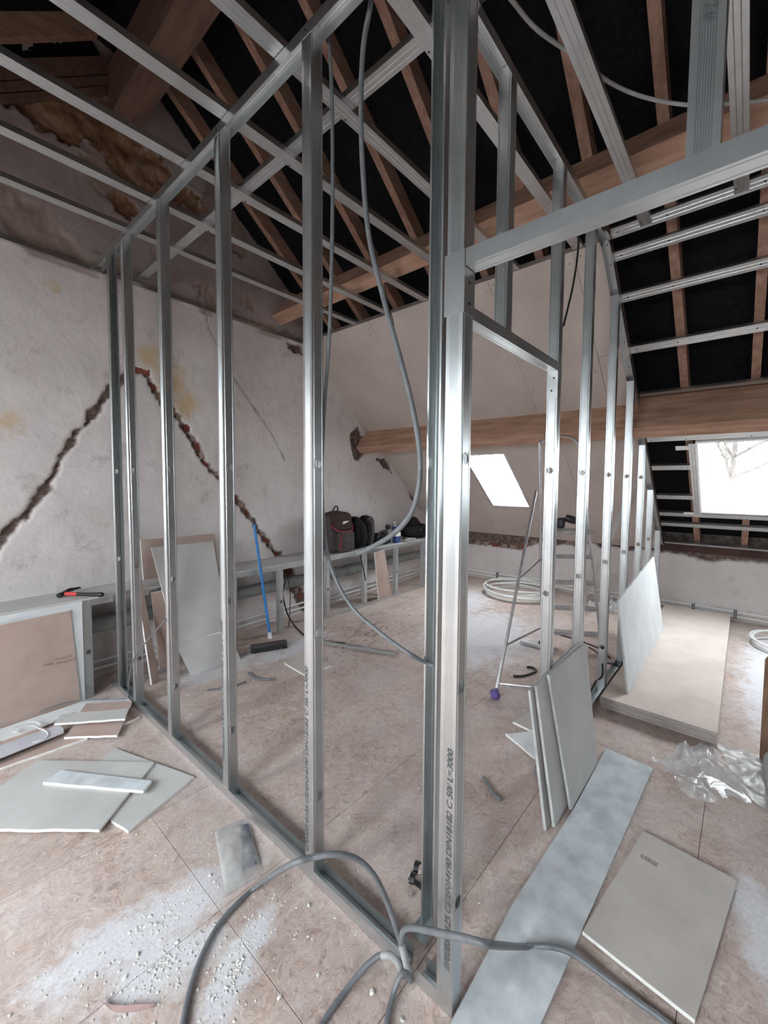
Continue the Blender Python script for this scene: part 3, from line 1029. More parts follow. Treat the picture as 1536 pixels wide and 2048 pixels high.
# short end of the floor track beyond the slot cut for the conduits
child_at('floor_track', prof_mesh('track', 0.122), fa, (UA - 0.0006, 0.548, 0.0012), (0, 0, 1), (1, 0, 0), (0, 1, 0))
child_at('head_track', prof_mesh('track', 4.3), fa, (UA2 + 0.0006, -0.78, 2.957), (0, 0, -1), (-1, 0, 0), (0, 1, 0))
def a_stud(vweb, z0=0.003, z1=2.954, flip=False, lean=0.0, name='stud'):
    L = z1 - z0
    Z = Vector((0, lean, 1)).normalized()
    X = Vector((0, -1 if flip else 1, 0))
    X = (X - Z * X.dot(Z)).normalized()
    Y = Z.cross(X)
    o = (UA2, vweb, z0) if not flip else (UA, vweb, z0)
    return child_at(name, prof_mesh('stud', L), fa, o, X, Y, Z)
studs_a = [a_stud(0.5505)]
for v, ln in ((1.130, 0.002), (1.737, 0.0), (2.352, 0.006), (2.895, 0.010)):
    studs_a.append(a_stud(v, lean=ln))
a_stud(3.245, flip=True)
# header over the opening to the right of the corner post, with the stud standing on it
child_at('door_head', prof_mesh('track', 1.75), fa, (UA, -1.205, HEAD + 0.012), (0, 0, 1), (1, 0, 0), (0, 1, 0))
a_stud(0.060, HEAD + 0.015, 2.954)
mb = MB()
mb.box((UA - 0.0012, 0.5470, HEAD - 0.10), (UA2 + 0.0012, 0.5486, HEAD + 0.05))
mb.box((UA - 0.0014, 0.5470, HEAD - 0.10), (UA - 0.0004, 0.605, HEAD + 0.052))
part('end_tab', mb, 'galv', fa)
mb = MB()
for z in (HEAD - 0.022, HEAD - 0.073):
    mb.tube([(0.946, 0.5446, z), (0.946, 0.5472, z)], 0.0042, 8)
part('screw', mb, 'screw', fa)
mb = MB()
for p in ((0.948, 0.60, 0.0024), (0.940, 0.92, 0.0024)):
    mb.tube([p, (p[0], p[1], p[2] + 0.003)], 0.005, 8)
for v in (0.60, 1.16, 1.76, 2.38, 2.92):
    mb.tube([(UA - 0.004, v, 2.934), (UA, v, 2.934)], 0.0035, 6)
part('screws', mb, 'screw', fa, kind='stuff')

# printed line on the flanges
line = '0700B5 0125 CE/EN14190 DIN18182 C 50/ L=3000'
def flange_print(vc, z0, z1, mat, parent):
    me = text_mesh(line, 1.0, mat, 0.25)
    xs = [v.co.x for v in me.vertices]
    ys = [v.co.y for v in me.vertices]
    sx = (z1 - z0) / (max(xs) - min(xs))
    sy = 0.017 / (max(ys) - min(ys))
    for v in me.vertices:
        v.co.x = (v.co.x - min(xs)) * sx
        v.co.y = (v.co.y - min(ys)) * sy - 0.0085
        v.co.z *= 0.2
    return child_at('printed_line', me, parent, (UA - 0.0012, vc, z0), (0, 0, 1), (0, 1, 0), (-1, 0, 0))
for vc, z0, z1 in ((0.566, 0.126, 0.747), (1.168, 0.10, 0.79), (1.776, 0.16, 0.82), (0.082, 2.235, 2.93)):
    flange_print(vc, z0, z1, 'ink', fa)

fb = thing('stud_partition', 'second steel stud partition with a doorway, running away to the far knee wall under the slope', 'partition', (1.05, VB, 0))
child_at('floor_track', prof_mesh('track', 0.20), fb, (1.02, VB + 0.0494, 0.0012), (0, 0, 1), (0, -1, 0), (1, 0, 0))
child_at('floor_track', prof_mesh('track', 3.66), fb, (2.02, VB + 0.0494, 0.0012), (0, 0, 1), (0, -1, 0), (1, 0, 0))
child_at('head_track', prof_mesh('track', 1.93), fb, (0.985, VB - 0.0006, 2.957), (0, 0, -1), (0, 1, 0), (1, 0, 0))
child_at('sloped_track', prof_mesh('track', 3.50), fb, far(2.905, VB - 0.0006, -0.0015), -NF, (0, 1, 0), TF)
def b_stud(u, z0=0.003, flip=False, z1=None):
    z1 = min(2.954, roofz(u + 0.05) - 0.004) if z1 is None else z1
    if flip:
        return child_at('stud', prof_mesh('stud', z1 - z0), fb, (u, VB + 0.0488, z0), (-1, 0, 0), (0, -1, 0), (0, 0, 1))
    return child_at('stud', prof_mesh('stud', z1 - z0), fb, (u, VB, z0), (1, 0, 0), (0, 1, 0), (0, 0, 1))
b_stud(1.105, flip=True)
for u in (2.045, 2.565, 3.158, 3.731, 4.300, 4.80, 5.36):
    b_stud(u)
b_stud(1.482, HEAD + 0.014)
child_at('door_head', prof_mesh('track', 0.93), fb, (1.11, VB + 0.0494, HEAD + 0.010), (0, 0, 1), (0, -1, 0), (1, 0, 0))
mb = MB()
mb.box((2.0432, VB - 0.0008, HEAD - 0.115), (2.0446, VB + 0.0496, HEAD + 0.05))
mb.box((2.0432, VB - 0.0012, HEAD - 0.02), (2.095, VB - 0.0004, HEAD + 0.05))
part('end_tab', mb, 'galv', fb)
mb = MB()
for v, z in ((VB + 0.017, HEAD - 0.022), (VB + 0.027, HEAD - 0.08)):
    mb.tube([(2.0405, v, z), (2.0435, v, z)], 0.0045, 8)
for s in (0.0, 0.13, 0.42, 0.72, 0.95, 1.35, 1.6):
    c = far(2.93, VB + 0.025, -0.0025) + TF * s
    mb.tube([c, c - NF * 0.003], 0.004, 6)
part('screw', mb, 'screw', fb, kind='stuff')

# ---- flat ceiling grid
fc = thing('ceiling_grid', 'open flat ceiling grid of long galvanised channels under the dark roof', 'ceiling frame', (0.5, 1.7, 2.96))
for v in (2.90, 2.50, 2.09, 1.695, 1.31, 0.888, 0.512, 0.09):
    child_at('channel', prof_mesh('ceil', 4.42), fc, (-1.52, v + 0.03, 2.960), (0, 0, 1), (0, -1, 0), (1, 0, 0))
child_at('cross_channel', prof_mesh('ceil', 3.9), fc, (1.215, -0.35, 2.988), (0, 0, 1), (1, 0, 0), (0, 1, 0))
_z = Vector((1, 0.06, 0)).normalized()
child_at('wall_rail', prof_mesh('rail', 4.3), fc, (-1.4, gable_v(-1.4) - 0.002, 2.93), (0, 0, 1), (_z.y, -_z.x, 0), _z)
mb = MB()
for v in (2.90, 2.50, 2.09, 1.695, 1.31, 0.888, 0.512, 0.09):
    for u in (UA + 0.02, 1.245 + 0.02, 2.85):
        mb.tube([(u, v + 0.02, 2.9596), (u, v + 0.02, 2.957)], 0.004, 6)
part('screws', mb, 'screw', fc, kind='stuff')

# ---- slope battens right of the cross partition
fs = thing('slope_grid', 'horizontal galvanised battens fixed across the sloping rafters around the right window', 'batten frame', far(4, 0.2, 0))
def batten(u, v0, v1, mesh='ceil', du=0.03, name='channel'):
    o = far(u, v0, 0) - TF * du
    return child_at(name, prof_mesh(mesh, v1 - v0), fs, o, NF, TF, (0, 1, 0))
BAT = [2.875, 2.988, 3.215, 3.545]
for u in BAT:
    batten(u + 0.012, VR + 2.2, 0.698)
batten(3.90, VR + 2.2, 0.69, 'rail', 0.014)
batten(4.300, VR + 2.2, 0.69)
for u in (4.598, 4.944):
    batten(u, 0.40, 0.69)
batten(5.170, VR + 2.2, 0.69)
batten(5.315, VR + 2.2, 0.69)
batten(5.600, VR + 2.2, 0.69, 'rail', 0.014)
o = far(4.36, 0.40, 0.001)
child_at('channel', prof_mesh('ceil', 1.02), fs, o, NF, (0, -1, 0), TF)
mb = MB()
for u in BAT + [4.30, 5.17, 5.315]:
    for v in (0.41, 0.66, 0.0):
        c = far(u + 0.012, v, -0.0002)
        mb.tube([c, c - NF * 0.0025], 0.0045, 6)
for u in (4.598, 4.944):
    for v in (0.42, 0.46):
        c = far(u, v, -0.0002)
        mb.tube([c, c - NF * 0.0025], 0.0045, 6)
part('screws', mb, 'screw', fs, kind='stuff')
mb = MB()
mb.obox(far(4.375, 0.40, -0.003), TF * 0.05, (0, 0.09, 0), NF * 0.003)
part('bracket', mb, 'white', fs)
mb = MB()
mb.obox(far(5.13, 0.40, -0.003), TF * 0.03, (0, 0.08, 0), NF * 0.003)
part('bracket', mb, 'white', fs)

# ================================================================== LEDGE along the gable
def lf(u):
    return 3.262 + 0.025 * (u - 0.7)
LZ = 0.663
le = thing('boxed_ledge', 'long low boxed ledge of metal studs and grey boards along the left gable wall', 'ledge', (1.5, 3.3, 0))
for a, b in ((-1.3, 0.76), (0.76, 2.05), (2.05, 3.44), (3.455, 5.02)):
    mb = MB()
    e = 0.0 if a != 2.05 else -0.012
    mb.hexa([(a + .001, lf(a) - 0.012 + e, LZ), (b - .001, lf(b) - 0.012 + e, LZ), (b - .001, gable_v(b) + 0.005, LZ), (a + .001, gable_v(a) + 0.005, LZ),
             (a + .001, lf(a) - 0.012 + e, LZ + 0.0125), (b - .001, lf(b) - 0.012 + e, LZ + 0.0125), (b - .001, gable_v(b) + 0.005, LZ + 0.0125), (a + .001, gable_v(a) + 0.005, LZ + 0.0125)])
    part('top_board', mb, 'pb_grey', le, bevel=0.001)
mb = MB()
mb.hexa([(-1.3, lf(-1.3) - 0.0125, 0.0), (0.735, lf(0.735) - 0.0125, 0.0), (0.735, lf(0.735), 0.0), (-1.3, lf(-1.3), 0.0), (-1.3, lf(-1.3) - 0.0125, LZ - 0.001), (0.735, lf(0.735) - 0.0125, LZ - 0.001), (0.735, lf(0.735), LZ - 0.001), (-1.3, lf(-1.3), LZ - 0.001)])
part('front_board', mb, 'pb_white', le)
d = Vector((1, 0.025, 0)).normalized()
y = Vector((-0.025, 1, 0)).normalized()
def rail_box(name, a, b, z, h, mat='galv'):
    mb = MB()
    mb.hexa([(a, lf(a), z), (b, lf(b), z), (b, lf(b) + 0.0012, z), (a, lf(a) + 0.0012, z), (a, lf(a), z + h), (b, lf(b), z + h), (b, lf(b) + 0.0012, z + h), (a, lf(a) + 0.0012, z + h)])
    q = 0.0 if z < 0.3 else h - 0.0012
    mb.hexa([(a, lf(a), z + q), (b, lf(b), z + q), (b, lf(b) + 0.05, z + q), (a, lf(a) + 0.05, z + q), (a, lf(a), z + q + .0012), (b, lf(b), z + q + .0012), (b, lf(b) + 0.05, z + q + .0012), (a, lf(a) + 0.05, z + q + .0012)])
    part(name, mb, mat, le)
rail_box('top_rail', 0.737, 5.0, LZ - 0.045, 0.044)
rail_box('bottom_rail', 0.95, 1.30, 0.001, 0.035)
rail_box('bottom_rail', 2.78, 5.0, 0.001, 0.035)
for u in (0.737, 1.80, 2.285, 2.885, 3.480, 4.075, 4.68):
    child_at('ledge_stud', prof_mesh('stud', LZ - 0.004), le, (u + 0.052, lf(u) + 0.0006, 0.002), (0, 1, 0), (-1, 0, 0), (0, 0, 1))
mb = MB()
for u in (2.885, 3.48, 4.075, 4.68):
    for z in (0.02, LZ - 0.022):
        mb.tube([(u + 0.027, lf(u) - 0.002, z), (u + 0.027, lf(u) + 0.001, z)], 0.004, 6)
part('screws', mb, 'screw', le, kind='stuff')

# pipes behind the ledge front
o = thing('drain_pipe', 'thick grey drain pipe running under the ledge behind the studs', 'pipe', (2.5, 3.58, 0.38))
mb = MB()
pts = [(0.4, gable_v(0.4) - 0.10, 0.43), (5.2, gable_v(5.2) - 0.10, 0.365)]
mb.tube([Vector(pts[0]).lerp(Vector(pts[1]), k / 8) for k in range(9)], 0.058, 18)
part('pipe', mb, 'drain', o)
def on_drain(u):
    t = (u - 0.4) / 4.8
    return Vector(pts[0]).lerp(Vector(pts[1]), t)
for u, L in ((3.28, 0.10), (3.52, 0.14), (4.02, 0.16), (1.9, 0.12)):
    mb = MB()
    mb.tube([on_drain(u - L / 2), on_drain(u - L / 2 + 0.01), on_drain(u + L / 2 - 0.01), on_drain(u + L / 2)], [0.062, 0.068, 0.068, 0.062], 18)
    part('collar', mb, 'drain', o)
for z, lab in ((0.125, 'upper thin white heating pipe under the ledge'), (0.070, 'lower thin white heating pipe under the ledge')):
    o = thing('heating_pipe', lab, 'pipe', (2.5, 3.6, z))
    mb = MB()
    mb.tube([(u, gable_v(u) - 0.035, z + 0.006 * math.sin(u * 2)) for u in np.linspace(0.5, 5.3, 14)], 0.010, 10)
    part('pipe', mb, 'white', o)
for z, lab in ((0.112, 'upper thin white pipe clipped to the foot of the far knee wall'), (0.062, 'lower thin white pipe clipped to the foot of the far knee wall')):
    o = thing('heating_pipe', lab, 'pipe', (5.7, 1.5, z))
    mb = MB()
    mb.tube([(UK - 0.030, v, z + 0.003 * math.sin(v * 3)) for v in np.linspace(VR + 2.4, 3.3, 14)], 0.0095, 10)
    part('pipe', mb, 'white', o)
    for v in (2.75, 0.41, 0.052):
        mb = MB()
        mb.box((UK - 0.046, v - 0.012, z - 0.016), (UK + 0.004, v - 0.004, z + 0.016))
        mb.box((UK - 0.046, v + 0.004, z - 0.016), (UK + 0.004, v + 0.012, z + 0.016))
        part('clip', mb, 'black', o)

# ================================================================== BOARDS
def flatten(top):
    "square the outline up into one plane; the last two corners (the foot) keep their place"
    P = [Vector(p) for p in top]
    if len(P) == 4:
        foot = P[2] - P[3]
        mid = (P[0] + P[1]) / 2
        n = foot.cross(mid - P[3]).normalized()
        P = [p - n * (p - P[3]).dot(n) for p in P]
    return P

def slab(name, label, cat, top, th, mats, rag=0.0, seed=1, keep=(), group=None, up=None, bevel=0.0):
    "a board: top is its upper outline; it hangs th below it"
    P = flatten(top)
    n = (P[1] - P[0]).cross(P[2] - P[1]).normalized()
    if up is not None and n.dot(Vector(up)) < 0:
        n = -n
    if up is None and n.z < 0:
        n = -n
    ring = ragged(P, rag, seed=seed, keep=keep) if rag else P
    mb = MB()
    mb.prism(ring, -n * th, 0, 1, 2)
    o = part(name, mb, mats, bevel=bevel)
    return tag(o, label, cat, group)
GREY, BROWN, WHITE = ('pb_grey', 'gypsum', 'pb_brown'), ('pb_brown', 'gypsum', 'pb_grey'), ('pb_white', 'gypsum', 'pb_brown')
TH = 0.0125

# left pile
slab('plasterboard_sheet', 'pale grey cut plasterboard lying under the larger sheet, its tip pointing at the floor track', 'board', [(0.579, 2.439, 0.012), (0.692, 2.522, 0.012), (0.877, 1.98, 0.012), (0.554, 1.863, 0.012), (0.525, 1.98, 0.012)], TH, GREY, 0.004, 3, (0, 1, 2))
slab('plasterboard_sheet', 'largest grey plasterboard offcut on the floor at left, carrying a narrow strip', 'board', [(0.4, 2.667, 0.026), (0.781, 2.216, 0.026), (0.472, 1.943, 0.026), (0.112, 2.356, 0.026), (0.09, 2.477, 0.026)], TH, GREY, 0.003, 4, (0, 1))
slab('plasterboard_strip', 'narrow white plasterboard strip lying on top of the big grey offcut', 'board', [(0.453, 2.467, 0.04), (0.715, 2.064, 0.04), (0.666, 2.023, 0.04), (0.376, 2.431, 0.04)], 0.0135, ('pb_dusty', 'gypsum', 'pb_brown'), 0.002, 5, (0,))
slab('plasterboard_sheet', 'brown sheet under the white pile at far left with a torn white front edge', 'board', [(0.17, 2.955, 0.012), (0.434, 3.125, 0.013), (0.623, 2.733, 0.013), (0.589, 2.737, 0.012), (0.14, 2.772, 0.012)], TH, ('pb_brown', 'gypsum', 'pb_grey'), 0.002, 6)
slab('plasterboard_strip', 'long white plasterboard strip stretching from the left edge to the wall stud', 'board', [(0.187, 3.169, 0.026), (0.706, 3.188, 0.026), (0.918, 3.027, 0.026), (0.914, 2.956, 0.026), (0.64, 3.068, 0.026), (0.49, 3.044, 0.026), (0.177, 3.037, 0.026)], TH, ('pb_white', 'gypsum', 'pb_brown'), 0.003, 7)
slab('plasterboard_offcut', 'brown square plasterboard offcut with torn white edges on the floor beside the partition', 'board', [(0.642, 2.967, 0.026), (0.836, 2.799, 0.026), (0.733, 2.611, 0.026), (0.532, 2.809, 0.026)], TH, ('pb_brown', 'gypsum', 'pb_grey'), 0.003, 8)
slab('plasterboard_offcut', 'small brown offcut poking out beneath the pile, next to the floor track', 'board', [(0.871, 3.043, 0.012), (0.905, 2.931, 0.012), (0.895, 2.752, 0.012), (0.799, 2.732, 0.012)], TH, ('pb_brown', 'gypsum', 'pb_grey'), 0.003, 9)
slab('plasterboard_offcut', 'brown strip with a torn white left edge on top of the pile', 'board', [(0.706, 3.105, 0.04), (0.909, 2.923, 0.04), (0.857, 2.822, 0.04), (0.654, 3.016, 0.04)], TH, ('pb_brown', 'gypsum', 'pb_grey'), 0.003, 10)
slab('plasterboard_strip', 'pale grey strip lying across the brown square offcut', 'board', [(0.565, 3.038, 0.054), (0.853, 2.816, 0.054), (0.803, 2.708, 0.054), (0.516, 2.953, 0.054)], TH, GREY, 0.002, 11)
o = thing('plastering_float', 'long white blade of a plastering float with rounded corner at left edge', 'trowel', (0.354, 2.862, 0.03))
mb = MB()
mb.prism([(0.17, 2.929, 0.046), (0.513, 2.938, 0.046), (0.537, 2.919, 0.046), (0.543, 2.86, 0.046), (0.533, 2.822, 0.046), (0.159, 2.785, 0.046)], (0, 0, -0.005))
part('blade', mb, 'orange_plate', o, bevel=0.001)
mb = MB()
mb.prism([(0.17, 2.934, 0.041), (0.508, 2.941, 0.041), (0.536, 2.846, 0.041), (0.159, 2.79, 0.041)], (0, 0, -0.008))
part('rubber_backing', mb, 'black', o)
o = thing('wire_loop', 'loop of white cable lying on the float blade', 'cable', (0.43, 2.952, 0.04))
mb = MB()
mb.tube(spline([(0.467, 3.01, 0.05), (0.441, 3.076, 0.05), (0.408, 3.09, 0.05), (0.362, 3.075, 0.05), (0.349, 3.04, 0.05), (0.362, 3.011, 0.05), (0.399, 3.033, 0.05), (0.432, 3.018, 0.05), (0.45, 2.962, 0.05), (0.471, 2.903, 0.05), (0.47, 2.849, 0.05), (0.447, 2.82, 0.05), (0.398, 2.829, 0.05)], 6), 0.003, 6)
part('wire', mb, 'white', o)

# brown sheet leaning on the ledge front
o = slab('plasterboard_sheet', 'brown-backed plasterboard sheet with printed lettering leaning against the ledge at left', 'board',
         [(0.059, 3.205, 0.616), (0.671, 3.215, 0.619), (0.706, 3.235, 0.003), (0.073, 3.176, 0.003)], TH, ('pb_brown', 'gypsum', 'pb_grey'), up=(0, -1, 0))
pa, pb = Vector((0.524, 3.218, 0.309)), Vector((0.671, 3.222, 0.305))
bx = (pb - pa).normalized()
bn = (Vector((0.671, 3.215, 0.619)) - Vector((0.706, 3.235, 0.003))).normalized()
by = (bn - bx * bn.dot(bx)).normalized()
bz = bx.cross(by)
# distance to the face so that the print lies on it
face = Vector((0.706, 3.235, 0.003))
fn_ = (Vector((0.059, 3.205, 0.616)) - face).cross(bn).normalized()
if fn_.y > 0:
    fn_ = -fn_
def stick(p):
    r = Vector(p) - Vector((0, 0, 1.45))
    t = ((face + fn_ * 0.0008) - Vector((0, 0, 1.45))).dot(fn_) / r.dot(fn_)
    return Vector((0, 0, 1.45)) + r * t
for body, px, size in (('siniat', (0.511, 3.2, 0.313), 0.026), ('Gamma Plus', (0.575, 3.2, 0.333), 0.018), ('REGULAR AK', (0.582, 3.2, 0.305), 0.018)):
    child_at('printed_word', text_mesh(body, size, 'ink_pale'), o, stick(px), bx, by, bz)
mb = MB()
c = stick((0.495, 3.2, 0.328))
for k in range(5):
    a = math.pi / 2 + k * 1.2566
    dv = bx * math.cos(a) + by * math.sin(a)
    sv = bx * -math.sin(a) + by * math.cos(a)
    mb.add([c + sv * 0.004, c - sv * 0.004, c + dv * 0.022], [(0, 1, 2)])
part('printed_star', mb, 'ink_pale', o)

# boards leaning on the ledge behind the studs
slab('plasterboard_sheet', 'brown board standing on the ledge against the wall behind the third stud', 'board',
     [(1.172, 3.49, 0.998), (1.76, 3.49, 0.996), (1.756, 3.42, 0.686), (1.163, 3.42, 0.701)], TH, ('pb_brown', 'gypsum', 'pb_grey'), up=(0, -1, 0))
mb = MB()
q = [(1.181, 3.31, 0.951), (1.664, 3.31, 0.954), (1.676, 3.13, 0.241), (1.268, 3.12, 0.256)]
q = flatten(q)
mb.prism(q, (0.0, 0.0125, 0.004), 0, 1, 2)
q2 = [q[3], q[2], (1.746, 3.051, 0.002), (1.351, 3.07, 0.002)]
q2 = flatten(q2)
mb.prism(ragged(q2, 0.003, 0.03, 3, (0, 1, 3)), (0.0, 0.0125, 0.008), 0, 1, 2)
tag(part('plasterboard_sheet', mb, ('pb_grey', 'gypsum', 'pb_brown')), 'tall grey plasterboard with a kinked lower end leaning against the ledge', 'board')
slab('plasterboard_strip', 'narrow brown board strip with a bright white edge leaning beside the second stud', 'board',
     [(1.03, 3.255, 0.935), (1.076, 3.255, 0.958), (1.167, 3.169, 0.002), (1.105, 3.137, 0.002)], TH, ('pb_brown', 'gypsum', 'pb_grey'), up=(0, -1, 0))
slab('plasterboard_strip', 'short brown board strip leaning in the dark gap below the ledge', 'board',
     [(1.151, 3.235, 0.637), (1.251, 3.235, 0.64), (1.327, 3.31, 0.002), (1.225, 3.321, 0.002)], TH, ('pb_brown', 'gypsum', 'pb_grey'), up=(0, -1, 0))
slab('plasterboard_strip', 'pinkish brown board strip leaning against the ledge studs near the bags', 'board',
     [(3.572, 3.27, 0.633), (3.795, 3.27, 0.63), (4.042, 3.384, 0.002), (3.75, 3.337, 0.002)], TH, ('pb_brown', 'gypsum', 'pb_grey'), up=(0, -1, 0))
slab('plasterboard_offcut', 'small beige plasterboard offcut flat on the floor behind the second nearest stud', 'board', [(1.937, 2.733, 0.012), (2.193, 2.82, 0.012), (2.164, 2.412, 0.012), (1.915, 2.433, 0.012)], TH, ('pb_beige', 'gypsum', 'pb_grey'))

# right: strip, beige sheet, leaning pieces, stack
slab('plasterboard_strip', 'long pale plasterboard strip on the floor running past the corner post', 'board', [(2.466, 0.526, 0.012), (2.446, 0.307, 0.012), (1.04, 0.36, 0.012), (0.84, 0.368, 0.012), (0.66, 0.574, 0.012), (0.897, 0.54, 0.012), (1.321, 0.551, 0.012), (1.881, 0.526, 0.012)], TH, ('pb_dusty', 'edge_grey', 'pb_brown'), 0.0015, 21, (1, 2, 3, 4, 5, 6, 7))
o = slab('plasterboard_sheet', 'beige-backed plasterboard sheet with a faint stamp flat on the floor at lower right', 'board', [(1.955, 0.271, 0.02), (1.934, -0.016, 0.02), (1.922, -0.025, 0.02), (1.339, 0.05, 0.02), (1.377, 0.343, 0.019)], TH, ('pb_beige', 'gypsum', 'pb_grey'), 0.001, 22)
mb = MB()
for k, (a, b) in enumerate(zip([(1.827, 0.25, 0.02), (1.826, 0.238, 0.02), (1.825, 0.226, 0.02), (1.823, 0.215, 0.02), (1.824, 0.205, 0.02)], [(1.805, 0.251, 0.02), (1.804, 0.239, 0.02), (1.801, 0.228, 0.02), (1.8, 0.216, 0.02), (1.798, 0.206, 0.02)])):
    e = (Vector((a[0], a[1], 0)) - Vector((b[0], b[1], 0))).normalized()
    s = Vector((-e.y, e.x, 0)) * (0.0045 if k % 2 else 0.0058)
    A, B = Vector(a), Vector(b)
    mb.add([A - s, A + s, B + s, B - s], [(0, 1, 2, 3)])
part('faint_stamp', mb, 'ink_faint', o)
def leaning(label, bl, tl, tr, br, mats, nm='plasterboard_sheet'):
    mats = (mats[0], 'edge_grey', mats[2])
    return slab(nm, label, 'board', [tl, tr, br, bl], TH, mats, up=(0, -1, 0.3), bevel=0.0008)
leaning('front grey board of the three leaning upright against the doorway studs', (1.882, 0.53, 0.014), (1.951, 0.668, 0.556), (2.53, 0.662, 0.542), (2.30, 0.530, 0.014), GREY)
leaning('middle board of the three leaning upright, shifted towards the corner post', (1.737, 0.552, 0.014), (1.828, 0.684, 0.543), (2.498, 0.68, 0.553), (2.25, 0.556, 0.014), GREY)
leaning('rearmost board of the three leaning upright, its white edge showing', (1.711, 0.578, 0.003), (1.795, 0.7, 0.53), (2.472, 0.699, 0.547), (2.25, 0.585, 0.003), GREY)
st = []
for k in range(5):
    j = [rnd.uniform(-0.006, 0.006) for _ in range(2)]
    z = 0.020 + 0.0144 * (k + 1)
    lab = ['lowest board of the low stack on the floor at right', 'second board from the bottom of the low stack at right', 'middle board of the low plasterboard stack at right',
           'second board from the top of the low stack at right', 'top board of the low plasterboard stack at right, dusty beige face'][k]
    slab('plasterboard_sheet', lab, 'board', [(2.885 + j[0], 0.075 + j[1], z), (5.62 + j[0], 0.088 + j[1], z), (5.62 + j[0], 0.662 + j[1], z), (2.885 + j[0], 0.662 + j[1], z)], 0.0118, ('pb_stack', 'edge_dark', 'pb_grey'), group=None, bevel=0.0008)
for u, lab in ((2.98, 'timber bearer under the near end of the board stack'), (4.3, 'timber bearer under the middle of the board stack'), (5.4, 'timber bearer under the far end of the board stack')):
    mb = MB()
    mb.box((u - 0.03, 0.10, 0.0005), (u + 0.03, 0.64, 0.0220))
    tag(part('bearer', mb, 'rafter'), lab, 'batten', None)
slab('plasterboard_sheet', 'white plasterboard piece standing on the stack and leaning against the studs', 'board',
     [(3.113, 0.64, 0.67), (4.66, 0.635, 0.768), (4.62, 0.545, 0.096), (3.036, 0.532, 0.096)], TH, ('pb_white', 'edge_grey', 'pb_beige'), up=(0, -1, 0.2), bevel=0.0008)
slab('plasterboard_offcut', 'small beige offcut on the floor behind the three leaning boards', 'board', [(2.367, 1.016, 0.012), (2.567, 0.985, 0.012), (2.517, 0.872, 0.012), (2.352, 0.887, 0.012)], TH, ('pb_beige', 'gypsum', 'pb_grey'))
slab('plasterboard_offcut', 'torn white triangular offcut on the floor left of the three leaning boards', 'board', [(2.223, 0.997, 0.012), (2.375, 0.87, 0.012), (2.249, 0.775, 0.012), (2.127, 0.788, 0.012)], TH, ('pb_white', 'gypsum', 'pb_brown'), 0.004, 31)

# ================================================================== LADDER
la = thing('step_ladder', 'aluminium step ladder with a bent handle loop standing behind the doorway studs', 'ladder', (3.282, 1.079, 0))
L0, R0 = Vector((3.72, 1.343, 0)), Vector((3.958, 0.912, 0))
L1, R1 = Vector((3.427, 1.302, 1.704)), Vector((3.688, 1.059, 1.656))
S0, SJ = Vector((2.565, 1.23, 0.012)), Vector((3.337, 1.287, 1.383))
off = (R0 - L0)
T0, TJ = S0 + off * 0.97, SJ + (R1 - L1)
acr = (R0 - L0).normalized()
mb = MB()
loop = [L0, L0.lerp(L1, 0.5), L1, Vector((3.428, 1.292, 1.781)), Vector((3.467, 1.251, 1.826)), Vector((3.542, 1.181, 1.841)), Vector((3.632, 1.106, 1.823)), Vector((3.673, 1.069, 1.754)), R1, R0.lerp(R1, 0.5), R0]
mb.tube(spline(loop, 6), 0.0125, 10)
part('handle_rail', mb, 'alu', la)
for s in (0, 1):
    mb = MB()
    a, b = (L0, L1) if s == 0 else (R0, R1)
    mb.beam(a, a.lerp(b, 0.80), acr, 0.022, (a - S0).cross(acr), 0.05)
    part('side_rail', mb, 'alu', la, bevel=0.003)
dep = Vector((-acr.y, acr.x, 0))
if dep.dot(Vector((1, 1, 0))) > 0:
    dep = -dep
for k, z in enumerate((0.155, 0.385, 0.615, 0.845, 1.075)):
    a = L0.lerp(L1, z / L1.z)
    b = R0.lerp(R1, z / R1.z)
    w = 0.075 if k < 4 else 0.24
    mb = MB()
    mb.obox(a - dep * 0.03 + Vector((0, 0, -0.028)), b - a, dep * w, (0, 0, 0.028))
    for q in range(1, 5):
        mb.obox(a - dep * 0.03 + dep * (w * q / 5 - 0.003), b - a, dep * 0.006, (0, 0, 0.002))
    part('tread' if k < 4 else 'platform', mb, 'alu', la, bevel=0.002)
for a, b in ((S0, SJ), (T0, TJ)):
    mb = MB()
    mb.beam(a, b, acr, 0.020, (a - L0).cross(acr), 0.030)
    part('back_leg', mb, 'alu', la, bevel=0.003)
mb = MB()
mb.beam(S0.lerp(SJ, 0.05), T0.lerp(TJ, 0.05), (0, 0, 1), 0.022, dep, 0.012)
part('cross_bar', mb, 'alu', la)
mb = MB()
mb.beam(S0.lerp(SJ, 0.53), L0.lerp(L1, 0.47), (0, 0, 1), 0.008, acr, 0.003)
part('stay', mb, 'black', la)
mb = MB()
mb.beam(S0.lerp(SJ, 0.22), L0.lerp(L1, 0.10), (0, 0, 1), 0.02, acr, 0.003)
part('stay', mb, 'alu', la)
mb = MB()
mb.blob(S0 + Vector((0, 0, 0.022)), (0.030, 0.030, 0.034), 0.8, wob=0.35, fr=40)
part('foot_wrap', mb, 'purple', la, 'purple rag tied round the foot')
for p in (L0, R0, T0):
    mb = MB()
    mb.blob(p + Vector((0, 0, 0.018)), (0.022, 0.030, 0.018), 0.5)
    part('rubber_foot', mb, 'black', la)

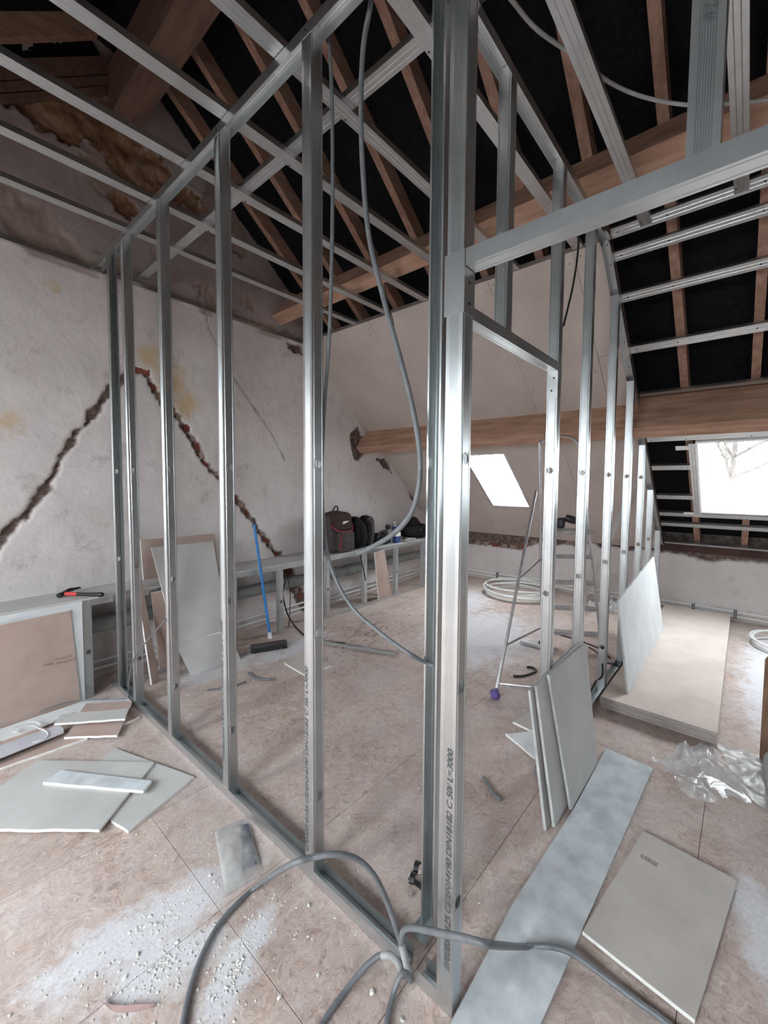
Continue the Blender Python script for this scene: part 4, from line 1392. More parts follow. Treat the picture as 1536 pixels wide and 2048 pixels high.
pt = L0.lerp(L1, 1.075 / L1.z).lerp(R0.lerp(R1, 1.075 / R1.z), 0.62) + dep * 0.06 + Vector((0, 0, 0.0025))
o = thing('cordless_drill', 'black power tool lying on the ladder platform', 'tool', pt)
mb = MB()
ax = (acr * 0.95 + Vector((0, 0, -0.28))).normalized()
mb.tube([pt + Vector((0, 0, 0.075)) - ax * 0.055 + ax * t for t in (0, 0.01, 0.06, 0.10, 0.125)], [0.024, 0.032, 0.033, 0.026, 0.014], 14)
part('body', mb, 'black', o)
mb = MB()
mb.blob(pt - acr * 0.085 + Vector((0, 0, 0.045)), (0.028, 0.03, 0.045), 0.5)
part('battery', mb, 'black', o)
mb = MB()
mb.beam(pt - acr * 0.085 + Vector((0, 0, 0.07)), pt - acr * 0.03 + Vector((0, 0, 0.085)), dep, 0.026, (0, 0, 1), 0.03)
part('grip', mb, 'black', o, bevel=0.004)

# ================================================================== CONDUITS AND CABLES
def cable(label, pts, r, mat='cable', n=8, name='conduit', cat='cable', seg=10):
    mb = MB()
    mb.tube(spline(pts, n), r, seg)
    return tag(part(name, mb, mat), label, cat)
def lay(pts, z):
    return [(p[0], p[1], z) for p in pts]
cable('grey cable hanging from the head track and bowing down to the corner stud',
      [(1, 1.144, 3.045), (1, 1.123, 2.827), (1, 1.115, 2.547), (1, 1.118, 2.25), (1, 1.133, 1.949), (1, 1.16, 1.691), (1, 1.172, 1.458), (1, 1.155, 1.239), (1, 1.107, 1.118), (1, 1.012, 1.019), (1, 0.885, 0.963), (1, 0.771, 0.928)] + [(1.06, 0.747, 0.885), (1.075, 0.727, 0.875)], 0.0068)
cable('thicker grey conduit hanging from above and curling back towards the bags',
      [(1.02, 0.946, 3.044), (1.02, 0.96, 2.952), (1.02, 0.99, 2.852), (1.02, 1, 2.69), (1.02, 0.992, 2.484), (1.02, 0.962, 2.251), (1.02, 0.895, 2.027), (1.02, 0.828, 1.836), (1.02, 0.775, 1.67), (1.02, 0.749, 1.541), (1.02, 0.751, 1.436), (1.02, 0.782, 1.351), (1.02, 0.85, 1.286), (1.02, 0.932, 1.239), (1.02, 1.006, 1.205)], 0.0085)
cable('thin dark wire hanging from the ceiling in front of the lined slope', [(2.6, 2.283, 3.079), (2.6, 2.238, 2.871), (2.6, 2.185, 2.74), (2.6, 2.168, 2.596)], 0.003, 'black', 6)
cable('thin dark cable drooping from the second partition above the doorway', [(2.521, 0.8, 3.127), (2.585, 0.8, 3.127), (2.605, 0.8, 3.022), (2.61, 0.8, 2.801), (2.541, 0.8, 2.579), (2.403, 0.8, 2.313)], 0.0055, 'black', 6)
cable('pale conduit sagging across the dark roof at top right', [(1.285, 0.679, 3.06), (1.391, 0.662, 3.06), (1.538, 0.632, 3.06), (1.72, 0.56, 3.06), (1.921, 0.486, 3.06), (2.087, 0.392, 3.06), (2.244, 0.262, 3.06), (2.341, 0.142, 3.06), (2.44, -0.009, 3.06), (2.48, -0.15, 3.06)], 0.0075, 'sleeve')
# four conduits coming up through the slot at the foot of the corner post
cable('grey conduit arching from the corner slot over the floor track to the lower left', [(0.922, 0.693, 0.004), (0.909, 0.693, 0.05), (0.9, 0.711, 0.121), (0.87, 0.728, 0.233), (0.84, 0.752, 0.327), (0.8, 0.777, 0.392), (0.75, 0.805, 0.429), (0.7, 0.851, 0.428), (0.66, 0.921, 0.385)] + [(0.772, 1.24, 0.035), (0.685, 1.255, 0.012), (0.608, 1.236, 0.009), (0.534, 1.188, 0.009), (0.476, 1.132, 0.008), (0.434, 1.073, 0.008), (0.4, 1.01, 0.009)], 0.0080)
cable('grey conduit running from the corner slot across the long pale strip to the right', [(0.917, 0.711, 0.004), (0.918, 0.714, 0.04), (0.9, 0.705, 0.122), (0.895, 0.692, 0.17), (0.885, 0.646, 0.219), (0.872, 0.556, 0.283), (0.872, 0.491, 0.32), (0.905, 0.426, 0.323)] + [(1.193, 0.464, 0.034), (1.255, 0.406, 0.025), (1.281, 0.352, 0.025), (1.293, 0.298, 0.014), (1.296, 0.238, 0.008), (1.293, 0.175, 0.008), (1.293, 0.122, 0.008), (1.284, 0.055, 0.008), (1.267, -0.015, 0.008)], 0.0085)
cable('grey conduit stub leaving the corner slot towards the bottom of the frame', [(0.906, 0.708, 0.004), (0.903, 0.712, 0.03), (0.895, 0.721, 0.055), (0.885, 0.739, 0.065), (0.87, 0.761, 0.06), (0.843, 0.78, 0.045), (0.805, 0.795, 0.024), (0.757, 0.802, 0.011), (0.7, 0.8, 0.008), (0.642, 0.792, 0.008), (0.592, 0.778, 0.009)], 0.0080)
cable('short grey conduit bending down from the corner slot at the bottom edge', [(0.916, 0.681, 0.004), (0.905, 0.684, 0.03), (0.888, 0.689, 0.045), (0.871, 0.694, 0.035), (0.849, 0.693, 0.015), (0.81, 0.678, 0.008), (0.759, 0.645, 0.008)], 0.0080)
for label, pts in (('pale sleeve on the upright conduit at the corner slot', [(0.921, 0.692, 0.008), (0.909, 0.693, 0.05), (0.9, 0.705, 0.113)]), ('pale sleeve on the conduit stub left of the corner slot', [(0.904, 0.71, 0.028), (0.895, 0.721, 0.055), (0.885, 0.739, 0.065), (0.871, 0.758, 0.061)])):
    cable(label, pts, 0.0098, 'sleeve', 5, 'conduit_sleeve', 'sleeve')
cable('thin grey cable rising beside the second stud at the far end of the partition', [(0.922, 3.022, 0.006), (0.914, 3.002, 0.05)] + [(0.905, 2.956, 0.152), (0.905, 2.912, 0.264), (0.905, 2.79, 0.396), (0.905, 2.583, 0.542), (0.905, 2.418, 0.654), (0.905, 2.349, 0.701)], 0.004, 'cable', 6)
cable('pair of thin grey cables trailing over the leaning brown sheet', [(0.894, 2.958, 0.05), (0.8, 3.017, 0.06), (0.719, 3.126, 0.05), (0.637, 3.167, 0.055), (0.561, 3.167, 0.06), (0.485, 3.177, 0.05)], 0.0035, 'cable', 6)
cable('dark cable bundle hanging under the ledge beside the broom', [(2.439, 3.4, 0.494), (2.403, 3.4, 0.366), (2.426, 3.4, 0.226), (2.467, 3.4, 0.116)] + [(2.518, 3.364, 0.01), (2.427, 3.075, 0.006), (2.465, 2.848, 0.006), (2.554, 2.679, 0.006)], 0.007, 'black', 6)
cable('thin dark cable dropping behind the ledge stud beside the broom', [(2.466, 3.42, 0.526), (2.501, 3.42, 0.368), (2.5, 3.42, 0.191), (2.48, 3.42, -0.044)], 0.004, 'black', 6)
o = cable('black strap dangling from the ledge under the dark jackets', [(3.308, 3.24, 0.686), (3.333, 3.24, 0.593), (3.374, 3.24, 0.462), (3.407, 3.24, 0.353)], 0.006, 'black', 5, 'strap', 'strap')
cable('black cable crossing the doorway floor beside the ladder', lay([(4.076, 1.318, 0), (4.067, 1.232, 0), (4.04, 1.113, 0), (3.971, 0.947, 0), (3.799, 0.809, 0)], 0.006), 0.006, 'black', 5)
cable('black cable looping out of the third doorway stud', [(3.12, 0.71, 0.211), (3.05, 0.694, 0.156)] + [(3.242, 0.782, 0.012), (3.011, 0.764, 0.008)], 0.006, 'black', 5)
cable('black cable lying between the leaning boards and the board stack', lay([(3.932, 1.007, 0), (3.861, 0.924, 0), (3.691, 0.814, 0), (3.704, 0.744, 0), (3.64, 0.682, 0), (3.786, 0.654, 0), (3.924, 0.761, 0)], 0.006), 0.006, 'black', 5)
cable('grey conduit offcut on the floor between the third and fourth studs', [(1.659, 2.793, 0.008), (1.648, 2.673, 0.008), (1.679, 2.603, 0.008), (1.727, 2.561, 0.008)], 0.008, 'cable', 5, 'conduit_offcut', 'offcut')
cable('thin dark offcut on the floor behind the fourth stud', [(1.328, 2.766, 0.007), (1.396, 2.722, 0.007), (1.458, 2.685, 0.007), (1.572, 2.68, 0.007)], 0.006, 'cable', 5, 'conduit_offcut', 'offcut')
cable('black conduit offcut bent like a hook on the floor left of the doorway stud', [(2.949, 1.27, 0.009), (2.994, 1.22, 0.009), (3.078, 1.188, 0.009), (3.145, 1.176, 0.009), (3.19, 1.217, 0.009), (3.168, 1.256, 0.009)], 0.008, 'black', 5, 'conduit_offcut', 'offcut')
cable('grey conduit offcut lying alone on the floor inside the doorway', [(1.813, 0.923, 0.009), (1.783, 0.881, 0.009), (1.748, 0.833, 0.009), (1.735, 0.792, 0.009)], 0.008, 'cable', 5, 'conduit_offcut', 'offcut')

# white pipe coils
def coil(label, pts, n, r, dz, jit, seed):
    o = thing('pipe_coil', label, 'coil', (pts[0][0], pts[0][1], 0))
    c = Vector((sum(p[0] for p in pts) / len(pts), sum(p[1] for p in pts) / len(pts), 0))
    rr = random.Random(seed)
    for k in range(n):
        sx, dx, dy = rr.uniform(1 - jit, 1 + jit * 0.4), rr.uniform(-jit, jit) * 0.25, rr.uniform(-jit, jit) * 0.25
        ph = rr.uniform(0, 6.28)
        ring = []
        for q, p in enumerate(pts):
            a = 2 * math.pi * q / len(pts)
            ring.append(((p[0] - c.x) * sx + c.x + dx, (p[1] - c.y) * sx + c.y + dy, 0.012 + dz * k + 0.022 * (1 + math.sin(a + ph)) * (k > 0)))
        ring.append(ring[0])
        mb = MB()
        mb.tube(spline(ring, 5), r, 8)
        part('turn', mb, 'white', o)
    return o
ring = [(5.22 + 0.42 * math.cos(a), 2.22 + 0.42 * math.sin(a)) for a in [k * math.pi / 8 for k in range(16)]]
coil('large loose coil of white pipe on the floor behind the ladder', ring, 5, 0.010, 0.020, 0.10, 3)
ring = [(5.08 + 0.30 * math.cos(a), -0.36 + 0.30 * math.sin(a)) for a in [k * math.pi / 8 for k in range(16)]]
coil('white pipe coil on the floor at the right edge by the knee wall', ring, 3, 0.011, 0.022, 0.08, 9)

# profiles lying or leaning about
def profile(label, a, b, side, w, h, mat='galv_dull'):
    a, b = Vector(a), Vector(b)
    z = (b - a).normalized()
    x = (Vector((0, 0, 1)) - z * z.z).normalized()
    y = z.cross(x)
    o = link('metal_profile', prof_mesh('rail', (b - a).length))
    place(o, a, -x, -y, z)
    return tag(o, label, 'profile')
profile('thin pale metal profile lying on the floor in the middle of the room', (2.357, 2.928, 0.03), (2.649, 2.158, 0.03), 0, 0.028, 0.027)
profile('short pale profile offcut on the floor behind the ladder foot', (3.614, 1.504, 0.03), (3.613, 1.185, 0.03), 0, 0.028, 0.027)
o = thing('metal_profile', 'long pale metal profile leaning diagonally against the far slope behind the studs', 'profile', (5.407, 1.476, -0))
mb = MB()
mb.beam((5.287, 1.453, 0.012), (4.66, 0.829, 1.472), (0, 1, 0), 0.05, (1, 0, 0.3), 0.022)
part('channel', mb, 'galv_dull', o)
# broom
o = thing('broom', 'push broom with bright blue handle leaning against the left wall', 'broom', (2.054, 3.102, 0))
mb = MB()
ha, hb = Vector((2.104, 3.177, 0.07)), Vector((2.036, 3.31, 1.081))
mb.tube([ha, ha.lerp(hb, 0.5), hb], 0.0125, 10)
part('handle', mb, 'blue', o)
mb = MB()
mb.tube([hb - (hb - ha).normalized() * 0.01, hb + (hb - ha).normalized() * 0.045], 0.0145, 10)
part('grip_end', mb, 'black', o)
ba, bb = Vector((1.882, 3.125, 0.045)), Vector((2.157, 3.004, 0.045))
ba.z = bb.z = 0.05
mb = MB()
bd = (bb - ba).normalized()
bs = Vector((-bd.y, bd.x, 0))
mb.beam(ba, bb, bs, 0.055, (0, 0, 1), 0.022)
part('head', mb, 'grey_cloth', o, bevel=0.004)
mb = MB()
r = random.Random(2)
for k in range(46):
    for s in (-0.02, 0.0, 0.02):
        p = ba + bd * ((bb - ba).length * (k + 0.5) / 46) + bs * s
        mb.tube([p - Vector((0, 0, 0.010)), Vector((p.x + r.uniform(-.006, .006) + bs.x * s * 0.4, p.y + r.uniform(-.006, .006) + bs.y * s * 0.4, 0.001))], [0.004, 0.0052], 4)
part('bristles', mb, 'black', o, kind='stuff')
mb = MB()
mb.tube([ha - Vector((0, 0, 0.02)), ha + (hb - ha).normalized() * 0.035], [0.022, 0.016], 10)
part('socket', mb, 'white', o)

# ================================================================== THINGS ON THE LEDGE
LT = LZ + 0.0125
def bx_at(u, v, z, dx, dy, dz, a=0.0):
    return Vector((u, v, z)), Matrix.Rotation(a, 3, 'Z'), dx, dy, dz
def lump(name, c, size, e, mat, par, wob=0.0, rot=0.0, seed=0.0, fr=8.0, tilt=0.0):
    mb = MB()
    mb.blob(c, size, e, Matrix.Rotation(rot, 3, 'Z') @ Matrix.Rotation(tilt, 3, 'X'), 0, 28, 20, wob, seed, fr)
    return part(name, mb, mat, par)
# backpack
c = Vector((3.155, 3.44, LT))
bp = thing('backpack', 'brown and charcoal backpack with dark red piping standing on the ledge', 'backpack', c)
lump('body', c + Vector((0, 0.02, 0.225)), (0.170, 0.115, 0.225), 0.45, 'grey_cloth', bp, 0.05, seed=1)
lump('flap', c + Vector((-0.01, -0.01, 0.335)), (0.150, 0.118, 0.115), 0.5, 'brown_cloth', bp, 0.05, seed=3)
lump('front_pocket', c + Vector((0.025, -0.105, 0.125)), (0.120, 0.045, 0.115), 0.45, 'grey_cloth', bp, 0.04, seed=5)
mb = MB()
mb.tube(spline([c + Vector(p) for p in ((-0.155, -0.08, 0.30), (-0.11, -0.135, 0.25), (0, -0.142, 0.23), (0.10, -0.135, 0.245), (0.155, -0.08, 0.31))], 6), 0.007, 8)
part('piping', mb, 'red', bp)
mb = MB()
mb.tube(spline([c + Vector(p) for p in ((-0.10, -0.152, 0.20), (-0.085, -0.160, 0.13), (-0.10, -0.155, 0.05))], 6), [0.006] * 6 + [0.010] * 7, 8)
part('zip_pull', mb, 'red', bp)
mb = MB()
mb.tube(spline([c + Vector(p) for p in ((-0.075, 0.0, 0.44), (-0.055, -0.01, 0.49), (-0.025, -0.01, 0.51), (0.0, -0.01, 0.485), (0.0, 0.0, 0.44))], 6), 0.008, 8)
part('carry_loop', mb, 'brown_cloth', bp)
mb = MB()
mb.obox(c + Vector((-0.035, -0.129, 0.318)), (0.085, 0.006, 0.003), (0, 0.003, 0), (0, -0.008, 0.030))
part('patch', mb, 'white', bp)
for s in (-1, 1):
    mb = MB()
    mb.tube(spline([c + Vector(p) for p in ((s * 0.10, 0.12, 0.40), (s * 0.17, 0.10, 0.28), (s * 0.18, 0.09, 0.14), (s * 0.16, 0.10, 0.03))], 6), 0.014, 8)
    part('shoulder_strap', mb, 'black_cloth', bp)
# two dark jackets bundled on bags
c = Vector((3.44, 3.46, LT + 0.006))
o = thing('jacket', 'black jacket slumped upright on the ledge right of the backpack', 'jacket', c)
lump('body', c + Vector((0, 0.0, 0.175)), (0.09, 0.11, 0.172), 0.6, 'black_cloth', o, 0.12, seed=2, tilt=0.05)
lump('collar', c + Vector((0.00, -0.01, 0.335)), (0.055, 0.06, 0.035), 0.7, 'black_cloth', o, 0.25, seed=7)
lump('sleeve', c + Vector((0.05, -0.085, 0.16)), (0.055, 0.05, 0.15), 0.75, 'black_cloth', o, 0.14, seed=9, tilt=-0.1)
c = Vector((3.65, 3.47, LT + 0.004))
o = thing('jacket', 'charcoal jacket with a black lining on the ledge left of the black sports bag', 'jacket', c)
lump('body', c + Vector((0.02, 0.02, 0.185)), (0.085, 0.10, 0.185), 0.65, 'grey_cloth', o, 0.10, seed=12, tilt=0.05)
lump('lining', c + Vector((-0.045, -0.05, 0.165)), (0.05, 0.07, 0.16), 0.65, 'black_cloth', o, 0.18, seed=15)
lump('hood', c + Vector((-0.01, 0.0, 0.335)), (0.065, 0.06, 0.04), 0.8, 'black_cloth', o, 0.2, seed=19)
mb = MB()
mb.box((c.x - 0.07, c.y - 0.122, c.z + 0.165), (c.x - 0.045, c.y - 0.115, c.z + 0.18))
part('zip_pull', mb, 'steel', o)
c = Vector((3.90, 3.47, LT))
o = thing('sports_bag', 'low black sports bag lying on the ledge beside the blue carton', 'bag', c)
lump('body', c + Vector((0, 0, 0.072)), (0.140, 0.11, 0.070), 0.6, 'black_cloth', o, 0.10, seed=21)
mb = MB()
mb.tube(spline([c + Vector(p) for p in ((-0.12, -0.08, 0.10), (-0.05, -0.06, 0.165), (0.04, -0.07, 0.150), (0.10, -0.09, 0.08))], 6), 0.011, 8)
part('handle', mb, 'grey_cloth', o)
c = Vector((4.155, 3.40, LT))
o = thing('carton', 'small blue and white carton standing on the ledge', 'carton', c)
mb = MB()
mb.box(c + Vector((-0.045, -0.03, 0)), c + Vector((0.045, 0.03, 0.085)))
part('printed_band', mb, 'blue_print', o, bevel=0.001)
mb = MB()
mb.box(c + Vector((-0.045, -0.03, 0.0852)), c + Vector((0.045, 0.03, 0.135)))
part('white_top', mb, 'white', o, bevel=0.001)
c = Vector((4.085, 3.54, LT))
o = thing('paper_cup', 'dark paper cup half hidden between the sports bag and the carton', 'cup', c)
mb = MB()
mb.tube([c, c + Vector((0, 0, 0.14)), c + Vector((0, 0, 0.142)), c + Vector((0, 0, 0.155))], [0.026, 0.036, 0.039, 0.036], 16)
part('cup', mb, 'brown_cloth', o)
c = Vector((4.30, 3.55, LT))
o = thing('water_bottle', 'clear water bottle with a blue label on the ledge', 'bottle', c)
mb = MB()
mb.tube([c + Vector((0, 0, z)) for z in (0, 0.01, 0.05, 0.10, 0.17, 0.195, 0.215, 0.23)], [0.034, 0.039, 0.037, 0.039, 0.038, 0.026, 0.015, 0.015], 16)
part('bottle', mb, 'film', o)
mb = MB()
mb.tube([c + Vector((0, 0, 0.145)), c + Vector((0, 0, 0.19))], 0.0405, 16)
part('label', mb, 'blue_print', o)
mb = MB()
mb.tube([c + Vector((0, 0, 0.231)), c + Vector((0, 0, 0.25))], 0.017, 14)
part('cap', mb, 'white', o)
c = Vector((4.18, 3.57, LT))
o = thing('tape_roll', 'round black measuring tape on a can at the back of the ledge', 'tool', c)
mb = MB()
mb.tube([c, c + Vector((0, 0, 0.155))], 0.04, 16)
part('can', mb, 'sack', o)
mb = MB()
mb.tube([c + Vector((0, -0.02, 0.188)), c + Vector((0, 0.02, 0.188))], 0.032, 16)
part('tape_case', mb, 'black', o)
c = Vector((4.66, 3.52, LT))
o = thing('jacket', 'heap of black clothing at the far end of the ledge', 'jacket', c)
lump('body', c + Vector((0.02, 0, 0.098)), (0.25, 0.13, 0.093), 0.75, 'black_cloth', o, 0.2, seed=31, fr=6)
lump('hood', c + Vector((0.02, 0.02, 0.19)), (0.12, 0.09, 0.095), 0.85, 'black_cloth', o, 0.28, seed=37, fr=9)
mb = MB()
mb.tube([c + Vector((0.0, -0.135, 0.13)), c + Vector((0.0, -0.141, 0.13))], 0.010, 10)
part('button', mb, 'steel', o)
c = Vector((4.36, 3.36, LT))
o = thing('work_gloves', 'crumpled grey work gloves near the front edge of the ledge', 'glove', c)
lump('glove', c + Vector((-0.04, 0.0, 0.016)), (0.075, 0.04, 0.016), 0.8, 'sack', o, 0.25, seed=41, fr=14, rot=0.3)
lump('glove', c + Vector((0.06, 0.03, 0.020)), (0.085, 0.035, 0.020), 0.8, 'sack', o, 0.25, seed=44, fr=14, rot=-0.4)
# hammer
c = Vector((0.733, 3.287, 0.69))
o = thing('hammer', 'hammer with a red and black handle lying on the ledge at left', 'hammer', c)
a, b = Vector((0.669, 3.413, 0.7)), Vector((0.838, 3.192, 0.7))
a.z = b.z = LT + 0.020
d = (b - a)
mb = MB()
mb.tube([a + d * 0.06, a + d * 0.36], [0.012, 0.013], 10)
part('red_grip', mb, 'bright_red', o)
mb = MB()
mb.tube([a + d * t for t in (0.36, 0.45, 0.85, 0.97, 1.0)], [0.013, 0.011, 0.014, 0.017, 0.012], 10)
part('black_grip', mb, 'black', o)
mb = MB()
pv = Vector((-d.y, d.x, 0)).normalized()
mb.tube([a - pv * 0.035 + Vector((0, 0, -0.004)), a, a + pv * 0.05 + Vector((0, 0, 0.012)), a + pv * 0.09 + d.normalized() * 0.05 + Vector((0, 0, 0.02))], [0.016, 0.014, 0.013, 0.006], 10)
part('claw_head', mb, 'black', o)

# ================================================================== FLOOR CLUTTER
# clear film crumpled beside the strip, and a dusty film heap behind it
def film(label, outline, mat, amp, seed, name='plastic_sheet', base=0.004, res=44, cat='plastic sheet', lift=0.0):
    xs, ys = [p[0] for p in outline], [p[1] for p in outline]
    U, V = np.meshgrid(np.linspace(min(xs), max(xs), res), np.linspace(min(ys), max(ys), res))
    n = npnoise(U, V, 12.0, seed)
    keep = inside(U + n * 0.02, V + n * 0.02, [(p[0], p[1]) for p in outline])
    mb = MB()
    idx = {}
    for i in range(res):
        for j in range(res):
            u, v = U[i, j], V[i, j]
            q = noise.noise(Vector((u * 5 + seed, v * 6, 0.3)))
            r1 = 1 - abs(noise.noise(Vector((u * 5 + q, v * 8 + seed + q, 1.7)))) * 2.4
            r2 = 1 - abs(noise.noise(Vector((u * 13 + 2 * q, v * 19 + seed, 4.2 + q)))) * 2.2
            idx[i, j] = len(mb.v)
            mb.v.append((u, v, base + max(0.0, amp * (0.62 * r1 + 0.20 * r2 + 0.35 * q)) + lift))
    for i in range(res - 1):
        for j in range(res - 1):
            if keep[i, j] and keep[i + 1, j] and keep[i, j + 1] and keep[i + 1, j + 1]:
                mb.f.append([idx[i, j], idx[i, j + 1], idx[i + 1, j + 1], idx[i + 1, j]])
                mb.mi.append(0)
                mb.sm.append(True)
    me = mb.mesh(name, mat)
    bm = bmesh.new()
    bm.from_mesh(me)
    bmesh.ops.delete(bm, geom=[v for v in bm.verts if not v.link_faces], context='VERTS')
    bm.to_mesh(me)
    bm.free()
    return tag(link(name, me), label, cat)
film('crumpled clear plastic film on the floor between the board stack and the beige sheet', [(2.527, 0.337, 0), (2.586, 0.3, 0), (2.762, 0.236, 0), (2.836, 0.166, 0), (2.875, 0.076, -0), (2.744, 0.033, 0), (2.667, -0.023, 0), (2.552, -0.064, 0), (2.483, -0.069, 0), (2.464, -0.012, 0), (2.418, 0.058, 0), (2.338, 0.051, 0), (2.319, 0.098, 0), (2.311, 0.152, 0), (2.376, 0.207, 0), (2.447, 0.256, 0)], 'film', 0.045, 3.0, res=64)
film('dusty translucent film spread at the right edge below the brown board', [(2.935, 0.087, 0), (2.951, -0.003, 0), (2.965, -0.095, -0), (2.759, -0.148, 0), (2.445, -0.162, 0), (2.47, -0.098, 0), (2.491, -0.069, 0), (2.648, -0.023, 0), (2.734, 0.033, 0)], 'film_dusty', 0.014, 8.0, res=50)
film('heap of clear film on the floor behind the far studs', [(4.951, 1.311, 0), (5.397, 1.332, 0), (5.635, 1.196, 0), (5.644, 1.062, 0), (5.359, 0.971, 0), (4.961, 1.096, 0)], 'film', 0.16, 5.5, res=40)

# bag with something blue-grey inside, by the floor track
o = thing('plastic_bag', 'milky plastic bag with a dark blue-grey content lying by the floor track', 'bag', (0.794, 1.412, 0))
corners = [(0.792, 1.608, 0), (0.921, 1.58, 0), (0.823, 1.296, 0), (0.687, 1.319, 0)]
mb = MB()
N = 22
for layer in (0, 1):
    o0 = len(mb.v)
    for i in range(N + 1):
        for j in range(N + 1):
            s, t = i / N, j / N
            p = Vector(corners[0]).lerp(Vector(corners[1]), s).lerp(Vector(corners[3]).lerp(Vector(corners[2]), s), t)
            puff = math.sin(math.pi * s) ** 0.6 * math.sin(math.pi * t) ** 0.6
            w = noise.noise(Vector((p.x * 26, p.y * 30, 2.2)))
            p.z = 0.003 + (puff * 0.020 * (1 + 0.4 * w) + 0.004 * abs(w) if layer else 0.0)
            mb.v.append(tuple(p))
    for i in range(N):
        for j in range(N):
            a = o0 + i * (N + 1) + j
            mb.f.append([a, a + 1, a + N + 2, a + N + 1])
            mb.mi.append(0)
            mb.sm.append(True)
part('film', mb, 'bag', o)
mb = MB()
q = [(0.875, 1.552, 0.005), (0.901, 1.53, 0.005), (0.823, 1.34, 0.005), (0.773, 1.36, 0.005)]
mb.prism([(p[0], p[1], 0.012) for p in q], (0, 0, -0.007))
part('content', mb, two('slate_blue_parts', srgb(70, 78, 96), srgb(96, 104, 122), 20), o, bevel=0.002)

# small pipe clamp behind the corner post
c = Vector((1.165, 0.848, 0))
o = thing('pipe_clamp', 'black pipe clamp with a screw on the floor behind the corner post', 'clamp', c)
mb = MB()
e1, e2 = Vector((1.126, 0.842, 0)), Vector((1.216, 0.873, 0))
dv = (e2 - e1).normalized()
up = Vector((0, 0, 1))
for s in (0.25, 0.75):
    m = e1.lerp(e2, s)
    ring = [m + dv * 0.020 * math.cos(a) + up * (0.026 + 0.022 * math.sin(a)) for a in [math.pi * (0.05 + 0.9 * k / 10) + (0 if s < 0.5 else 0) for k in range(11)]]
    for p, qn in zip(ring[:-1], ring[1:]):
        mb.beam(p, qn, dv.cross(up), 0.018, (qn - p).cross(dv.cross(up)), 0.005)
part('bracket', mb, 'black', o)
mb = MB()
mb.box(c + Vector((-0.008, -0.03, 0.001)), c + Vector((0.008, 0.03, 0.008)))
part('foot', mb, 'black', o)
mb = MB()
mb.tube([c + Vector((0.0, 0.0, 0.03)), c + Vector((0.04, -0.035, 0.03))], 0.004, 8)
mb.tube([c + Vector((0.034, -0.03, 0.03)), c + Vector((0.040, -0.035, 0.03))], 0.008, 6)
part('bolt', mb, 'steel', o)
for s in (-0.022, -0.010):
    mb = MB()
    p = e1 + Vector((0.0, 0.0, 0.010)) + dv * s
    mb.tube([p, p + Vector((-0.006, -0.006, 0.004))], 0.005, 8)
    part('screw', mb, 'steel', o)

# curved wood splinter and torn paper near the bottom edge
mb = MB()
P = spline([(0.303, 1.299, 0.012), (0.315, 1.27, 0.012), (0.341, 1.235, 0.012), (0.369, 1.206, 0.012), (0.4, 1.174, 0.012)], 6)
Q = spline([(0.314, 1.278, 0.002), (0.324, 1.248, 0.002), (0.345, 1.22, 0.002), (0.372, 1.196, 0.002), (0.395, 1.179, 0.002)], 6)
for a, b, c2, d2 in zip(P[:-1], P[1:], Q[1:], Q[:-1]):
    mb.hexa([d2, c2, b, a, d2 + Vector((0, 0, .003)), c2 + Vector((0, 0, .003)), b + Vector((0, 0, .003)), a + Vector((0, 0, .003))])
tag(part('curled_offcut', mb, 'curl'), 'curled brown paper offcut on the floor at lower left', 'offcut')

# brown board and grey sack at the right edge
mb = MB()
e = 0.022
base, topz = (2.93, -0.102, 0.021), 0.558
y1 = base[1]
ring = [(2.93, y1, 0.0), (2.93, y1 - 0.6, 0.0), (2.93, y1 - 0.6, topz), (2.93, y1 - 0.022, topz), (2.93, y1 - 0.008, topz - 0.008), (2.93, y1, topz - 0.025)]
mb.prism(ring, (e, 0, 0))
tag(part('wooden_board', mb, 'brown_board'), 'brown wooden board with a rounded corner standing upright at the right edge', 'board')
mb = MB()
c = Vector((2.662, -0.164, 0))
mb.blob(c + Vector((0, -0.03, 0.085)), (0.10, 0.085, 0.088), 0.6, None, 0, 24, 16, 0.1, 2.0)
tag(part('grey_sack', mb, 'sack'), 'grey sack cut off by the right edge, in front of the brown board', 'sack')

# crumbs of plaster: countless small ones, plus the larger chips one by one
def crumb(mb, p, s, r):
    vs = []
    for k in range(5):
        a = 2 * math.pi * k / 5 + r.uniform(-.4, .4)
        q = s * r.uniform(0.5, 1.1)
        vs.append((p[0] + math.cos(a) * q, p[1] + math.sin(a) * q, 0.0003))
    h = s * r.uniform(0.25, 0.6)
    top = [(p[0] + (x - p[0]) * 0.45 + r.uniform(-.35, .35) * s, p[1] + (y - p[1]) * 0.55 + r.uniform(-.2, .2) * s, h) for x, y, z in vs]
    mb.add(vs + top, [(0, 1, 2, 3, 4), (5, 6, 7, 8, 9)] + [(k, (k + 1) % 5, 5 + (k + 1) % 5, 5 + k) for k in range(5)])
r = random.Random(11)
mb = MB()
for (cx, cy, rx, ry, a) in DRIFTS[:3]:
    for k in range(460):
        q, t = abs(r.gauss(0, 0.55)), r.uniform(0, 6.283)
        x, y = q * rx * math.cos(t), q * ry * 1.2 * math.sin(t)
        p = (cx + x * math.cos(a) - y * math.sin(a), cy + x * math.sin(a) + y * math.cos(a))
        if p[0] > UA - 0.03 or (p[0] < 0.12 and p[1] < 0.3):
            continue
        crumb(mb, p, 0.0012 + 0.0055 * r.random() ** 2.5, r)
for k in range(330):
    p = (r.uniform(0.3, 0.9), r.uniform(0.6, 2.2))
    crumb(mb, p, 0.001 + 0.005 * r.random() ** 3, r)
for k in range(420):
    p = (r.uniform(1.1, 4.8), r.uniform(0.9, 3.1))
    crumb(mb, p, r.uniform(0.0015, 0.006), r)
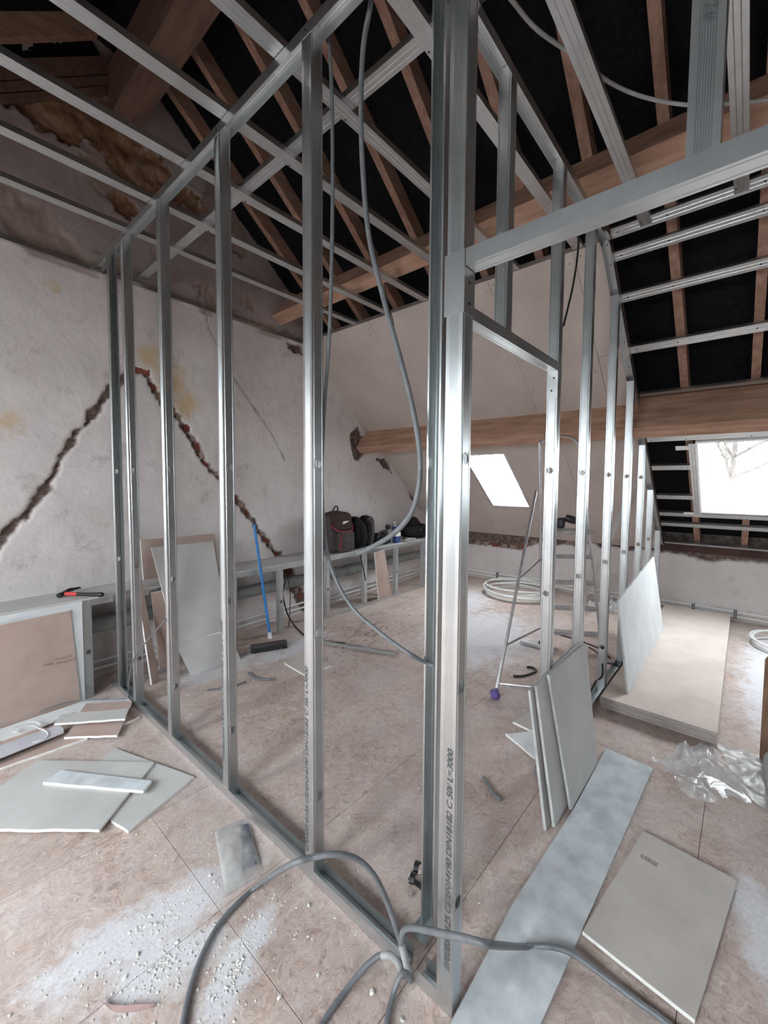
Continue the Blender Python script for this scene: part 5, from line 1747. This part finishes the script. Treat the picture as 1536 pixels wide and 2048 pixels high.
for k in range(160):
    p = (r.uniform(1.1, 2.2), r.uniform(2.75, 3.2))
    crumb(mb, p, r.uniform(0.0015, 0.007), r)
crumbs = part('plaster_crumbs', mb, 'chip', None, kind='stuff')
tag(crumbs, 'countless white plaster crumbs scattered over the floor boards', 'crumbs')
base = None
for x, y, s, lab in [(0.247, 1.386, 0.006, 'white plaster chip left of the curled brown offcut, apart from the dust drift'), (0.513, 1.296, 0.012, 'chunk of plaster just left of the big conduit loop'), (0.418, 1.35, 0.011, 'plaster lump in the white dust above the curled brown offcut'), (0.372, 1.315, 0.012, 'plaster lump nearest above the curled brown offcut'), (0.687, 1.435, 0.01, 'white plaster chip left of the milky plastic bag'), (0.792, 1.193, 0.008, 'white chip on the floor right of the milky bag, under the conduit arch'), (0.861, 1.079, 0.011, 'white chip lying alone beside the floor track near the conduit arch'), (0.643, 0.936, 0.013, 'white chip at the bottom, enclosed by the big conduit loop'), (0.824, 0.748, 0.013, 'flat white chip between the two conduit stubs at the bottom'), (0.832, 0.646, 0.011, 'white chip at the bottom edge right of the short conduit'), (1.254, 0.644, 0.006, 'tiny white chip inside the doorway right of the corner post'), (0.922, 1.987, 0.007, 'white chip between the grey offcuts and the floor track'), (0.749, 0.897, 0.011, 'long white crumb left of the conduit stub')]:
    mb = MB()
    crumb(mb, (x, y), s * 0.9, r)
    tag(part('plaster_chip', mb, 'chip'), lab, 'chip', 'loose plaster chips on the floor')
# shredded bark-like debris in the middle of the room
mb = MB()
for k in range(150):
    x, y = r.gauss(2.72, 0.28), r.gauss(2.75, 0.14)
    if k > 100:
        x, y = r.uniform(2.0, 4.0), r.uniform(2.2, 3.15)
    a = r.uniform(-0.6, 0.9)
    L = r.uniform(0.02, 0.09)
    mb.tube([(x, y, 0.003), (x + math.cos(a) * L * 0.5, y + math.sin(a) * L * 0.5 + r.uniform(-.012, .012), 0.006 + r.uniform(0, .012)), (x + math.cos(a) * L, y + math.sin(a) * L, 0.003)], [0.0012, 0.0032, 0.001], 4)
tag(part('wood_shreds', mb, 'shred', None, kind='stuff'), 'scattered brown shreds and splinters on the floor in the middle of the room', 'debris')
